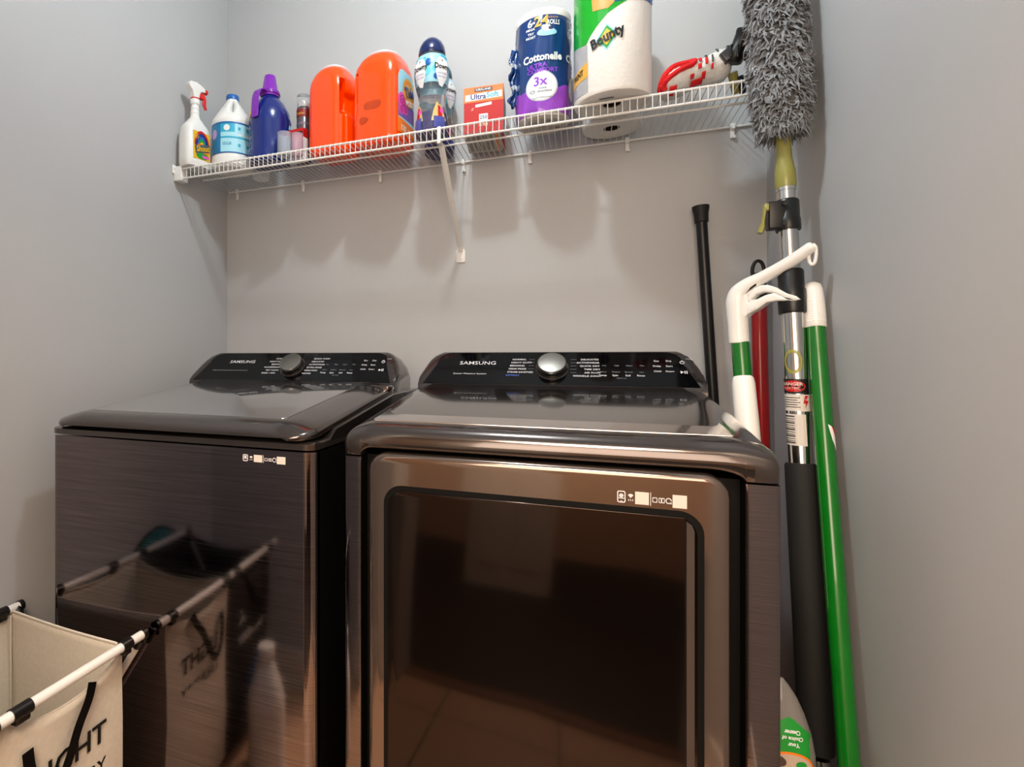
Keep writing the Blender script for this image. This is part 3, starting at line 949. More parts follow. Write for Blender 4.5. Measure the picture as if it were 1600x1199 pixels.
text(bm, 'OXI', .021, fc, -32, .100, mi=4, off=.0012, sx=2000, bold=.04, rot=0)
text(bm, 'MAX', .021, fc, -32, .079, mi=4, off=.0012, sx=2000, bold=.04)
obj('label', bm, [mat('label_maroon', '#7c1c17', .4), mat('label_dark_teal', '#35605c', .4), mat('label_mauve', '#7d6a78', .4), M_gold, M_label_white, M_ink, mat('label_sage', '#7f9a86', .4)], t_, local=True, smooth=False, recalc=False)

# two orange laundry pod tubs
def tub(name, label, x, y, hw, h, face, dents, tag_label=None, lid_h=.02):
    """square-shouldered tub; face = world angle of its printed side; dents = list of (angle, z, half-width, half-height, depth)"""
    t_ = thing(name, label, 'tub', (x, y, ZB), face, 'orange tubs on the shelf')
    rz = interp([(0, .86), (.006, .95), (.016, 1.0), (h*.45, 1.0), (h*.72, .995), (h*.84, .955), (h*.92, .87), (h*.965, .77), (h*.988, .67), (h, .56)])

    def fn(t, z, off=0.0):
        n_ = 4.2 if z < h*.8 else max(2.3, 4.2-1.9*(z-h*.8)/(h*.17))
        c, s = se(t, n_)
        k = hw*rz(z)+off
        for (a, zz, wa, wz, dp) in dents:
            da = (t-a+PI) % (2*PI)-PI
            q = max(0.0, 1-(abs(da)/wa)**5)*max(0.0, 1-(abs(z-zz)/wz)**6)
            k -= dp*q**.6
        return Vector((k*c, k*s, z))
    zs = [0, .001, .004, .008, .016]+[.016+(h-.016)*k/44 for k in range(1, 45)]
    bm = NB(); surface(bm, fn, zs, 144); body = obj('tub_body', bm, M_tub, t_, local=True, angle=60)
    bm = NB(); lathe(bm, [(hw*.60, h-.012), (hw*.66, h-.010), (hw*.66, h+.002), (hw*.58, h+.006), (hw*.40, h+.007), (hw*.37, h+.014), (hw*.30, h+.016), (.0001, h+.016)], n=48)
    for k in range(48):
        a = 2*PI*k/48
        box(bm, (hw*.66*math.cos(a)-.0007, hw*.66*math.sin(a)-.0007, h-.009), (hw*.66*math.cos(a)+.0007, hw*.66*math.sin(a)+.0007, h+.001))
    obj('lid', bm, mat('tub_lid_clear', '#eceff2', .2, trans=.35, noise=0), t_, local=True)['label'] = 'clear white screw lid'
    return t_, fn


T1 = (.5235, -.168); f1 = R(-12)
tub1, tf1 = tub('pod_tub', 'plain orange tub with handle recess, the left one of the two orange tubs', T1[0], T1[1], .0665, .272, f1,
                [(R(-40)-f1, .165, .21, .054, .034), (R(-22)-f1, .150, .30, .030, .014), (R(-28)-f1, .085, .14, .075, .006)])
T2 = (.688, -.168); f2 = R(-9)
tub2, tf2 = tub('pod_tub', 'orange tub whose printed label faces right, right one of the two orange tubs', T2[0], T2[1], .0765, .280, f2,
                [(R(-133)-f2, .160, .17, .058, .030), (R(-140)-f2, .095, .10, .03, .008)])
# the printed label on the right tub's side (local +X side)
k_ = .0765


def lf(u, v, d): return Vector((tf2(math.atan2(math.copysign(abs(u/k_)**2.1, u), 1.0), v).x+d, u, v))


bm = NB()
lo = rrect(-.052, .062, .050, .218, (.012, .012, .03, .03))
poly(bm, lf, lo, 0, .0010, 10)
lo2 = rrect(-.055, .030, .053, .222, (.012, .012, .032, .032))
poly(bm, lf, [(-.052, .075), (.05, .075), (.05, .120), (-.052, .135)], 1, .0013, 8)
poly(bm, lf, [(-.055, .030), (.053, .030), (.053, .064), (-.055, .072)], 2, .0013, 8)
for (u, v, r) in ((-.030, .125, .024), (-.012, .105, .016), (-.036, .098, .014)):
    disc(bm, lf, u, v, r, r, 20, 3, 3, .0016); disc(bm, lf, u, v, r*.7, r*.7, 14, 2, 5, .0018, .7); disc(bm, lf, u, v, r*.35, r*.35, 12, 2, 5, .0018, .4)
for (r, m_) in ((.040, 6), (.033, 7), (.026, 6)):
    disc(bm, lf, .010, .160, r, r*1.05, 28, 3, m_, .0018+.0003*(.04-r)*100)
text(bm, 'Tide', .040, lf, .010, .160, rot=R(18), mi=8, off=.0042, bold=.04, sx=.85)
text(bm, 'PODS', .020, lf, .012, .128, rot=R(10), mi=4, off=.0042, bold=.03)
text(bm, '120', .022, lf, -.026, .045, mi=4, off=.0022, bold=.03); text(bm, 'PACS', .012, lf, .016, .045, mi=4, off=.0022, bold=.02)
obj('label', bm, [M_skyl, M_lilac, M_orange_l, M_pink, M_label_white, mat('label_deep_pink', '#a81f78', .4), M_gold, M_orange_l, M_deepblue], tub2, local=True, smooth=False, recalc=False)['label'] = 'blue and pink printed label'
bm = NB()
disc(bm, lambda u, v, d: tf2(u, v, d), R(-98)-f2, .112, .13, .013, 16, 3, 0, .0006); disc(bm, lambda u, v, d: tf2(u, v, d), R(-108)-f2, .072, .14, .012, 16, 3, 0, .0006)
obj('smudge', bm, mat('brown_smudge', '#b33a08', .5, noise=.2), tub2, local=True, smooth=False, recalc=False)

# scent bead bottles
def bead_bottle(x, y, rz, label):
    t_ = thing('scent_bead_bottle', label, 'bottle', (x, y, ZB), rz, 'clear bottles with navy dome caps')
    pr = interp([(0, .044), (.006, .050), (.03, .0515), (.06, .047), (.092, .0415), (.125, .044), (.16, .0515), (.19, .053), (.212, .048), (.228, .040), (.236, .036)])

    def fn(t, z, off=0.0):
        c, s = math.cos(t), math.sin(t)
        k = pr(z)*(1+.018*math.cos(6*t))+off
        return Vector((k*c, k*s*.92, z))
    zs = [0, .002, .006, .014, .03, .045, .06, .075, .092, .108, .125, .142, .16, .175, .19, .202, .212, .22, .228, .236]
    bm = NB(); surface(bm, fn, zs, 48); obj('bottle', bm, M_clear, t_, local=True)
    bm = NB(); lathe(bm, [(.0385, .230), (.040, .232), (.0405, .240), (.038, .254), (.031, .268), (.020, .2785), (.008, .283), (.0001, .2835)], n=40, sy=.95); obj('dome_cap', bm, M_navy, t_, local=True)
    bm = NB(); surface(bm, lambda t, z: fn(t, z, -.0035), [.003, .008, .02, .035, .05, .062], 32)
    obj('scent_beads', bm, mat('violet_beads', '#35286f', .4, noise=.5, nscale=90, bump=.6, bscale=160), t_, local=True)['label'] = 'violet scent beads'
    bm = NB()
    m_ = lambda u, v, d: fn(R(u), v, d)
    patch(bm, m_, -180, 180, .140, .222, 64, 8, 0, .0007)
    for k in range(26):
        u = -180+360*random.random(); v = .15+.065*random.random()
        disc(bm, m_, u, v, 9+9*random.random(), .006+.008*random.random(), 14, 2, 1+k % 3, .0009+.00004*k)
    sl_ = obj('sleeve_label', bm, [M_skyl, M_cyan, mat('label_aqua', '#65c8d8', .35), M_blue], t_, local=True, smooth=False, recalc=False); sl_['label'] = 'aqua floral sleeve'
    for u in (-40, 38, 155, -115):
        bm = NB()
        poly(bm, m_, [(u-23+23*(1-math.cos(R(a)))+0, .165+.040*math.sin(R(a))) for a in (0,)]+[(u-23, .180), (u-20, .198), (u-8, .210), (u+8, .208), (u+20, .195), (u+24, .175), (u+18, .150), (u+6, .128), (u-8, .132), (u-18, .150)], 4, .0026, 8)
        text(bm, 'Downy', .0200, m_, u, .181, mi=5, off=.0032, sx=930, bold=.03)
        text(bm, 'UNSTOPABLES', .0058, m_, u, .163, mi=6, off=.0032, sx=900)
        text(bm, 'SCENT BEADS', .0058, m_, u, .154, mi=6, off=.0032, sx=900)
        disc(bm, m_, u, .199, 3.2, .0026, 14, 1, 5, .0032, .5)
        obj('drop_label', bm, [M_skyl, M_cyan, M_skyl, M_blue, M_label_white, M_ink, M_lilac], sl_, local=True, smooth=False, recalc=False)['label'] = 'white drop with dark lettering'
    for u in (-58, 28, 118, -148):
        bm = NB()
        poly(bm, m_, [(u-28, .030), (u-20, .062), (u-6, .088), (u+6, .080), (u+16, .070), (u+28, .034)], 0, .0008, 6)
        poly(bm, m_, [(u-4, .040), (u-2, .078), (u+8, .074), (u+14, .046)], 1, .0012, 4); disc(bm, m_, u+12, .062, 7, .008, 12, 2, 2, .0014)
        patch(bm, m_, u-20, u+22, .012, .044, 6, 2, 3, .0016)
        obj('lower_label', bm, [mat('label_pale_gold', '#c9b06a', .4), M_redl, M_pink, mat('label_indigo', '#4a4f9a', .4)], t_, local=True, smooth=False, recalc=False)
    return t_


bead_bottle(.848, -.212, R(-78), 'clear waisted bottle with navy dome cap and aqua sleeve, front one of its pair')
bead_bottle(.836, -.072, R(-70), 'second clear bottle, mostly hidden behind the front navy capped one')

# red carton of dryer sheets
t_ = thing('dryer_sheet_carton', 'red and orange carton of dryer sheets standing in the middle of the shelf', 'box', (.985, -.125, ZB), R(5))
bm = NB(); box(bm, (-.054, -.077, 0), (.054, .077, .129), .0008)
for f in bm.faces:
    c = f.calc_center_median(); f.material_index = 1 if abs(c.x) > .05 else (2 if c.z < .003 else 0)
obj('carton', bm, [M_redl, mat('carton_grey_side', '#8d8489', .45, noise=.05, nscale=60), mat('carton_base', '#b9b2a6', .5, noise=.08, nscale=30)], t_, local=True, smooth=False)
f_ = planeXZ(-.077)
bm = NB()
patch(bm, f_, -.0535, .0535, .086, .1285, 2, 1, 0, .0004)
poly(bm, f_, [(-.050, .090), (.050, .094), (.050, .112), (-.050, .108)], 1, .0006)
patch(bm, f_, -.024, .024, .1145, .1245, 1, 1, 2, .0007)
text(bm, 'KIRKLAND', .0088, f_, 0, .1195, mi=1, off=.0010, bold=.02)
text(bm, 'Ultra', .0205, f_, -.036, .1000, align='LEFT', mi=3, off=.0009, bold=.02); text(bm, 'Soft', .0205, f_, .008, .1022, align='LEFT', mi=4, off=.0009, bold=.02)
poly(bm, f_, [(-.022, .071), (.022, .075), (.022, .083), (-.022, .079)], 1, .0006)
poly(bm, f_, [(-.034, .062), (-.028, .064), (-.026, .072), (-.032, .070)], 5, .0006)
patch(bm, f_, -.012, .012, .018, .052, 1, 1, 1, .0006); text(bm, '250', .014, f_, 0, .042, mi=3, off=.0009, bold=.01); patch(bm, f_, -.012, .012, .018, .027, 1, 1, 5, .0008)
obj('printed_front', bm, [mat('carton_orange', '#ec7a35', .4, noise=.12, nscale=20), M_label_white, M_ink, M_deepblue, M_cyan, mat('carton_pale_red', '#e88a72', .4)], t_, local=True, smooth=False, recalc=False)
g_ = lambda u, v, d: Vector((u, v, -d))
bm = NB()
for i in range(6): patch(bm, g_, -.045+.012*i, -.038+.012*i, -.06, .06, 1, 1, 0, .0004)
patch(bm, g_, .030, .036, -.07, .07, 1, 1, 1, .0004); patch(bm, g_, .046, .0535, -.077, .077, 1, 1, 2, .0004)
obj('printed_base', bm, [mat('carton_base_grey', '#8a8580', .5), M_orange_l, M_redl], t_, local=True, smooth=False, recalc=False)

# wrapped toilet roll pack
qx, qy = 1.1475, -.176
t_ = thing('toilet_roll_pack', 'navy and purple plastic wrapped pack of toilet rolls beside the red carton', 'toilet rolls', (qx, qy, ZB))
pq = phi_to_cam(qx, qy)
qr = interp([(0, .058), (.006, .067), (.02, .0705), (.07, .0715), (.13, .070), (.134, .0705), (.2, .0715), (.262, .0705), (.270, .069)])


def qf(t, z, off=0.0):
    k = qr(z)+off+.0011*math.sin(7*t+22*z)*math.sin(31*z+1.3)+.0006*math.sin(13*t-40*z)
    return Vector((k*math.cos(t), k*math.sin(t), z))


bm = NB(); surface(bm, qf, [0, .002, .006, .012, .02]+[.02+.244*k/40 for k in range(1, 41)], 96)
M_wrapnavy = mat('navy_wrap', '#10356e', .22, noise=.12, nscale=14, coat=.5)
for f in bm.faces:
    if f.calc_center_median().z < .010: f.material_index = 1
M_film = mat('pale_film', '#b3aca2', .3, noise=.12, nscale=40, coat=.3)
obj('plastic_wrap', bm, [M_wrapnavy, M_film], t_, local=True)
bm = NB()
for (u, v, s_) in ((-.03, -.035, .022), (.012, -.042, .014), (-.012, -.01, .018), (.03, .01, .016)):
    poly(bm, lambda a, b, d: Vector((a, b, -d)), [(u, v), (u+s_, v+.003), (u+s_*.9, v+s_*.45), (u+.002, v+s_*.35)], 0, .0006)
obj('base_printing', bm, mat('film_print_grey', '#5c656c', .5), t_, local=True, smooth=False, recalc=False)
bm = NB(); lathe(bm, [(.064, .262), (.0708, .2645), (.0712, .268), (.0708, .281), (.066, .2865), (.024, .287), (.021, .284), (.0205, .262)], n=64); obj('top_roll', bm, mat('tissue_white', '#e8e8e6', .85, noise=.03, bump=.15, bscale=300), t_, local=True)['label'] = 'white top roll'
m_ = lambda u, v, d: qf(pq+R(u), v, d)
M_wrappurple = mat('purple_wrap', '#8a3fb5', .25, noise=.22, nscale=28, coat=.4)
bm = NB()
us = list(range(-180, 181, 4))
lo_ = [(u, .012) for u in us]; hi_ = [(u, .064+.022*abs(math.sin(R(u*.75+9)))**.7+.003*math.sin(R(u*9))) for u in us]
rows = 5
g = [[bm.verts.new(m_(u, .012+(h_-.012)*j/rows, .0008)) for j in range(rows+1)] for (u, h_) in hi_]
for a, b in zip(g[:-1], g[1:]):
    for j in range(rows): bm.faces.new((a[j], b[j], b[j+1], a[j+1]))
obj('purple_band', bm, M_wrappurple, t_, local=True, recalc=False)['label'] = 'purple scalloped base of the wrap'
for du in (0, 95, -118):
    bm = NB()
    text(bm, '6', .026, m_, du-27, .2475, mi=0, off=.0016, sx=820, bold=.03); text(bm, 'MEGA', .0085, m_, du-26, .2325, mi=0, off=.0016, sx=820, bold=.02)
    text(bm, '=', .014, m_, du-19, .2475, mi=0, off=.0016, sx=820, bold=.03)
    text(bm, '24', .036, m_, du-3, .2475, mi=1, off=.0016, sx=820, bold=.03)
    text(bm, 'REGULAR', .0068, m_, du+19, .256, mi=1, off=.0016, sx=820); text(bm, 'ROLLS', .017, m_, du+21, .243, mi=0, off=.0016, sx=560, bold=.03)
    disc(bm, m_, du+8, .218, 20, .010, 28, 3, 2, .0014); disc(bm, m_, du+8, .228, 9, .009, 20, 3, 0, .0018); disc(bm, m_, du+2, .231, 5, .006, 16, 3, 0, .0018); disc(bm, m_, du+15, .228, 5, .005, 16, 3, 3, .0018)
    text(bm, 'TRY', .0085, m_, du-25, .221, mi=0, off=.0016, sx=820, bold=.02); text(bm, 'MOIST', .0085, m_, du-25, .211, mi=0, off=.0016, sx=820, bold=.02)
    text(bm, 'Cottonelle', .0270, m_, du-2, .155, mi=0, off=.0016, sx=690, bold=.035)
    text(bm, 'ULTRA', .0150, m_, du-34, .134, align='LEFT', mi=4, off=.0016, sx=900, bold=.03); text(bm, 'COMFORT', .0150, m_, du-34, .121, align='LEFT', mi=4, off=.0016, sx=900, bold=.03)
    disc(bm, m_, du-3, .080, 33, .0395, 40, 5, 5, .0013); disc(bm, m_, du-3, .080, 30, .0362, 40, 5, 0, .0018)
    text(bm, '3x', .033, m_, du-6, .092, mi=4, off=.0024, sx=820, bold=.02)
    text(bm, 'more', .0085, m_, du-1, .074, mi=3, off=.0024, sx=820); text(bm, 'absorbent', .0085, m_, du+3, .066, mi=3, off=.0024, sx=820)
    text(bm, 'versus leading brand', .0055, m_, du-2, .050, mi=3, off=.0024, sx=820)
    disc(bm, m_, du-21, .067, 5, .004, 14, 1, 3, .0024, .75)
    obj('printing', bm, [M_label_white, M_gold, M_skyl, M_navy, mat('print_violet', '#8b3fd0', .4), mat('print_grey', '#c3c6cc', .4)], t_, local=True, smooth=False, recalc=False)
bm = NB()                                   # crinkled tail of the film at the left
random.seed(3)
g = []
for i in range(9):
    row = []
    for j in range(14):
        z = .055+.155*j/13
        a = PI+R(18); rr_ = .069+.0022*i*(1+.4*math.sin(j*1.3))
        row.append(bm.verts.new((rr_*math.cos(a)+.004*math.sin(i*1.9+j*1.1)*i/8, rr_*math.sin(a)+.010*math.sin(i*1.3+j*.9)*i/8, z+.004*math.sin(i+j))))
    g.append(row)
for a, b in zip(g[:-1], g[1:]):
    for j in range(13): bm.faces.new((a[j], b[j], b[j+1], a[j+1])).material_index = 1 if (j % 5 == 4) else 0
o = obj('film_tail', bm, [M_wrapnavy, mat('silver_film', '#a9b4c0', .2, noise=.2, coat=.4)], t_, local=True, recalc=False)
md = o.modifiers.new('solid', 'SOLIDIFY'); md.thickness = .0006

# pack of two paper towel rolls
M_towel = mat('quilted_paper', '#eae7e2', .85, noise=.02, bump=.5, bscale=110)
tx_, ty_ = 1.3147, -.250; TR = .0875
t_ = thing('paper_towel_pack', 'big white paper towel rolls in green printed film, right of the navy pack', 'paper towels', (tx_, ty_, ZB))
pt = phi_to_cam(tx_, ty_)
for i, (dx, dy) in enumerate(((0, 0), (.006, .158))):
    r_ = TR if i == 0 else .076
    bm = NB(); lathe(bm, [(.021, .03), (.0205, .002), (.023, .0005), (r_-.008, 0), (r_-.003, .002), (r_, .008), (r_, .2740), (r_-.004, .278), (.022, .279), (.021, .25)], c=(dx, dy), n=72, cap=False)
    ro = obj('paper_roll', bm, M_towel, t_, local=True)
    bm = NB(); lathe(bm, [(.0208, .004), (.0208, .27), (.0195, .27), (.0195, .004), (.0208, .004)], c=(dx, dy), n=28, cap=False); lathe(bm, [(.0195, .05), (.0001, .05)], c=(dx, dy), n=28, cap=False); obj('cardboard_core', bm, mat('core_card', '#3a2d22', .8), ro, local=True)
fz = degmap(0, 0, TR, pt)
z_ = lambda z: z-ZB
bm = NB()
poly(bm, fz, [(-110, .276), (-110, z_(1.905)), (-86.5, z_(1.900)), (-56.6, z_(1.886)), (-44, z_(1.881)), (-39, z_(1.882)), (-33, z_(1.895)), (-19.4, z_(1.916)), (-5.4, z_(1.935)), (17, z_(1.954)), (40, z_(1.972)), (70, z_(1.985)), (100, .240), (100, .276)], 0, .0008, 28)
poly(bm, fz, [(-110, z_(1.905)), (-86, z_(1.899)), (-56.6, z_(1.886)), (-37.4, z_(1.879)), (-36.4, z_(1.765)), (-60, z_(1.765)), (-110, z_(1.775))], 1, .0008, 14)
poly(bm, fz, [(-110, z_(1.816)), (-86, z_(1.821)), (-36.6, z_(1.838)), (-36.6, z_(1.802)), (-60, z_(1.797)), (-110, z_(1.792))], 2, .0014, 12)
poly(bm, fz, [(-30, z_(1.985)), (-28, z_(1.951)), (-5.4, z_(1.946)), (3.5, z_(1.957)), (4, .276), (-30, .276)], 3, .0014, 8)
poly(bm, fz, [(4, z_(1.957)), (40, z_(1.962)), (85, z_(1.97)), (85, .276), (4, .276)], 4, .0016, 12)
text(bm, 'PRINT', .0195, lambda u, v, d: fz(u/R(1)/TR-58, v, d), 0, z_(1.816), rot=R(6), mi=5, off=.0022, sx=.75, bold=.03)
# logo diamond with a green rim
for r_, m2, of in ((1.0, 6, .0008), (.86, 7, .0012), (.62, 8, .0016), (.38, 2, .002)):
    poly(bm, fz, [(-7+0*r_, z_(1.880)+.0315*r_), (-7+16*r_, z_(1.880)+.003*r_), (-7, z_(1.880)-.0315*r_), (-7-16*r_, z_(1.880)-.003*r_)], m2, of, 6)


def fl(u, v, d):    # lettering runs uphill across the roll
    return fz(u/R(1)/TR*1.0-7.5, z_(1.880)+v, d)


text(bm, 'Bounty', .0335, fl, 0, 0, rot=R(19), mi=5, off=.003, bold=.04, sx=.78, shear=.12)
obj('printed_film', bm, [mat('film_green', '#0c9a1e', .25, noise=.1, nscale=12, coat=.5), mat('film_grey', '#a5a5a8', .3, noise=.08, coat=.4), M_gold, mat('film_tan', '#c9974e', .3, noise=.05, coat=.4), M_blue, M_ink, M_skyl, M_greenl, M_yellow], t_, local=True, smooth=False, recalc=False)['label'] = 'green, grey and gold printed film'
bm = NB()
for (u, v, s_) in ((-.03, -.05, .018), (.035, -.03, .012)):
    poly(bm, lambda a, b, d: Vector((a, b, -d)), [(u, v), (u+s_*1.8, v), (u+s_*1.8, v+s_*.35), (u, v+s_*.35)], 0, .0008)
obj('base_printing', bm, mat('film_print_grey', '#5c656c', .5), t_, local=True, smooth=False, recalc=False)

# folded mop cover with a black swivel connector
t_ = thing('mop_cover', 'folded red and white mop cover with black connector at the right end of the shelf', 'mop head', (1.50, -.17, ZB))
M_cotton = mat('white_cotton', '#d9d8d4', .9, noise=.1, nscale=80, bump=.8, bscale=150)
M_redcot = mat('red_cotton', '#d0171c', .85, noise=.12, nscale=60, bump=.5, bscale=200)
ax0 = Vector((-.080, -.065, .027)); ax1 = Vector((.070, -.058, .066))


def roll(u, v, bulge=0.0):       # u 0..1 along, v angle round a flattened bundle
    p = ax0.lerp(ax1, u)
    rr1 = .044*(1-.25*u)*(1-(2*u-1)**8*.5)
    rr2 = (.027+.004*math.sin(u*9)+.008*u)*(1-(2*u-1)**8*.5)
    return p+Vector((0, math.cos(v)*(rr1+bulge)*1.15, math.sin(v)*(rr2+bulge)*1.0+0.0))


bm = NB()
rings = [[bm.verts.new(roll(k/24, 2*PI*i/32, .0016*math.sin(i*3+k)+.001*math.sin(k*2.3))) for i in range(32)] for k in range(25)]
ringfaces(bm, rings, True)
for v in bm.verts: v.co.z = max(v.co.z, .0008)
cov = obj('cover', bm, M_cotton, t_, local=True, angle=80)
bm = NB()
lp = [roll(u, v, .004) for u, v in ((.02, R(-160)), (.0, R(-130)), (.01, R(180)), (.07, R(150)), (.2, R(128)), (.40, R(118)), (.47, R(140)), (.42, R(160)), (.25, R(168)), (.08, R(185)), (.04, R(205)), (.06, R(225)))]
pp = smooth_path(lp, 5)
for p in pp: p.z = max(p.z, .008)
tube(bm, pp, .0065, 8, flat=(1, .8))
obj('red_binding', bm, M_redcot, t_, local=True)['label'] = 'red binding loop'
bm = NB()
for (u, v, du, dv) in ((.52, R(115), .04, R(40)), (.50, R(170), .05, R(20)), (.60, R(150), .035, R(30)), (.56, R(205), .05, R(25)), (.40, R(200), .05, R(16)), (.68, R(185), .03, R(18)), (.12, R(215), .10, R(34)), (.42, R(225), .16, R(24))):
    patch(bm, lambda a, b, d: Vector((roll(a, b, .004).x, roll(a, b, .004).y, max(.0004, roll(a, b, .004).z))), u, u+du, v, v+dv, 4, 4, 0, 0)
o = obj('red_stripes', bm, M_redcot, t_, local=True, recalc=False); md = o.modifiers.new('solid', 'SOLIDIFY'); md.thickness = .0015
bm = NB()
for (u, v) in ((.63, R(112)), (.78, R(112)), (.70, R(150))):
    tube(bm, [roll(u, v+R(a), .004) for a in (0, 10, 20, 30)], .0018, 6)
obj('grey_stitching', bm, mat('slate_thread', '#3d4b4d', .8), t_, local=True)
bm = NB()
axc = Matrix.Translation((.074, -.098, .072)) @ Matrix.Rotation(R(20), 4, 'Y') @ Matrix.Rotation(R(14), 4, 'X')
lathe(bm, [(.015, -.026), (.018, -.022), (.019, .0), (.0165, .012), (.017, .034), (.0185, .038), (.0185, .044), (.0150, .044), (.0145, .02), (.0001, .02)], n=28, axis=axc)
for k in range(8):
    a = 2*PI*k/8; p = axc @ Vector((.018*math.cos(a), .018*math.sin(a), -.004)); box(bm, p-Vector((.003, .003, .014)), p+Vector((.003, .003, .014)), .0015)
obj('swivel_connector', bm, M_black, t_, local=True)['label'] = 'black swivel connector'
bm = NB()
t2 = NB(); box(t2, (-.016, -.012, -.012), (.016, .012, .014), .003); merge(bm, t2, Matrix.Translation((.058, -.098, .066)) @ Matrix.Rotation(R(-35), 4, 'Y'))
tube(bm, [(.056, -.092, .062), (.086, -.085, .056)], .010, 10)
obj('connector_clip', bm, mat('dark_grey_plastic', '#26262a', .35, coat=.3), t_, local=True)
bm = NB(); tube(bm, smooth_path([(.074, -.055, .045), (.082, -.04, .02), (.088, -.03, .006)], 4), .010, 10); tube(bm, smooth_path([(.088, -.05, .035), (.096, -.04, .012), (.100, -.03, .006)], 4), .008, 10, mi=1)
obj('yoke', bm, [M_olive, M_black], t_, local=True)

# ------------------------------------------------------------------ long handled tools in the right corner
def along(A, B, t): return Vector(A).lerp(Vector(B), t)


def line_at_z(A, B, z):
    A, B = Vector(A), Vector(B); return A+(B-A)*((z-A.z)/(B.z-A.z))


# extension pole with fluffy duster
A, B = (1.6336, -.375, 1.5211), (1.6478, -.500, .4147)
L_ = lambda z: line_at_z(A, B, z)
t_ = thing('extension_duster', 'tall extension pole with a shaggy grey duster head, leaning in the right corner', 'duster', L_(.012))
bm = NB(); tube(bm, [L_(.395), L_(.385), L_(.02), L_(.012)], [.019, .0205, .0205, .019], 24); obj('lower_tube', bm, M_alu, t_)
bm = NB(); tube(bm, [L_(.405), L_(.41), L_(.918), L_(.923)], [.0255, .0268, .0262, .024], 28); obj('foam_grip', bm, M_foam, t_)
bm = NB(); tube(bm, [L_(.90), L_(1.225)], .0195, 28); tb_ = obj('main_tube', bm, M_alu, t_)
bm = NB(); tube(bm, [L_(1.28), L_(1.44)], .0168, 24); obj('upper_tube', bm, M_alu, t_)
bm = NB(); tube(bm, [L_(1.215), L_(1.218), L_(1.262), L_(1.266), L_(1.30), L_(1.304)], [.0225, .0235, .0235, .0215, .0215, .0195], 28)
obj('lower_collar', bm, M_black, t_)
bm = NB()
tube(bm, [L_(1.385), L_(1.388), L_(1.408), L_(1.410), L_(1.445), L_(1.448)], [.0205, .0215, .0215, .0205, .0205, .0185], 24)
c = L_(1.415); box(bm, (c.x-.036, c.y-.018, c.z-.026), (c.x-.004, c.y+.010, c.z+.030), .003)
for dz in (-.018, .022):
    lathe(bm, [(.0001, 0), (.004, 0), (.004, .003), (.0001, .003)], n=10, axis=Matrix.Translation((c.x-.010, c.y-.0205, c.z+dz)) @ Matrix.Rotation(PI/2, 4, 'X'))
cl_ = obj('lever_clamp', bm, M_black, t_)
bm = NB()
c = L_(1.408)
tube(bm, smooth_path([(c.x-.040, c.y-.010, c.z+.030), (c.x-.043, c.y-.012, c.z+.012), (c.x-.046, c.y-.012, c.z-.012), (c.x-.050, c.y-.012, c.z-.026)], 4), [.0035]*8+[.0055]*5, 10, flat=(1, 1.6)); box(bm, (c.x-.044, c.y-.016, c.z+.018), (c.x-.030, c.y-.004, c.z+.034), .003)
obj('clamp_lever', bm, M_olive, cl_)['label'] = 'olive lever'
bm = NB(); tube(bm, [L_(1.430), L_(1.478)], .0150, 22); tube(bm, [L_(1.468), L_(1.4795)], .0165, 22); obj('ferrule_tube', bm, M_chrome, t_)
bm = NB()
tube(bm, [L_(1.474), L_(1.480), L_(1.51), L_(1.535), L_(1.56), L_(1.62), L_(1.70), L_(2.02)], [.0165, .0185, .0175, .0135, .0128, .0155, .012, .010], 24); obj('handle_neck', bm, M_olive, t_)['label'] = 'olive plastic neck'
# printed bands on the main tube
um = (Vector(B)-Vector(A)).normalized()


def tubemap(r, phi0):
    def fn(u, v, d):
        p = L_(v); a = phi0+u/r
        return Vector((p.x+(r+d)*math.cos(a), p.y+(r+d)*math.sin(a), p.z))
    return fn


tm = tubemap(.0195, phi_to_cam(1.64, -.43))
bm = NB()
disc(bm, tm, -.004, 1.120, .0155, .024, 26, 2, 0, .0006, .72)
patch(bm, tm, -.030, .022, 1.058, 1.086, 10, 1, 1, .0006)
disc(bm, tm, -.006, 1.072, .020, .011, 22, 2, 2, .0009)
text(bm, 'DANGER', .0085, tm, -.008, 1.076, mi=3, off=.0013, bold=.02); text(bm, 'ELECTRIC', .006, tm, -.008, 1.068, mi=3, off=.0013)
patch(bm, tm, -.030, .024, 1.024, 1.056, 10, 1, 3, .0005)
poly(bm, tm, [(.012, 1.054), (.018, 1.054), (.014, 1.044), (.019, 1.044), (.011, 1.028), (.013, 1.039), (.009, 1.039)], 2, .0009)
for i in range(5): patch(bm, tm, -.024, .004-.004*(i % 2), 1.049-.0045*i, 1.0505-.0045*i, 4, 1, 4, .0009)
patch(bm, tm, -.030, .012, .958, 1.018, 8, 1, 3, .0005)
for i in range(13): patch(bm, tm, -.028, -.006, .962+.0042*i, .962+.0042*i+.0012+.0014*(i % 3 == 0), 4, 1, 4, .0009)
obj('warning_print', bm, [M_olive, M_ink, M_redl, mat('clear_print_ground', '#c9c3bc', .35), mat('print_dark_grey', '#3a3a3d', .5)], tb_, smooth=False, recalc=False)
# duster pile: many curved tufts on a flattened core
random.seed(11)
bm = NB()
core = []
CT, CBt = 2.06, 1.600


def dcen(z): return L_(z)+Vector((-.001, -.006, 0))


def drad(z):
    t = (z-CBt)/(CT-CBt); return .047*min(1.0, .66+2.6*t)*min(1.0, (1.02-t)*6)


core_zs = [CBt+(CT-CBt)*k/20 for k in range(21)]
rings = [[bm.verts.new(dcen(z)+Vector((math.cos(2*PI*i/20)*max(.006, drad(z)*.75), math.sin(2*PI*i/20)*max(.006, drad(z)*.75), 0))) for i in range(20)] for z in core_zs]
ringfaces(bm, rings, True)


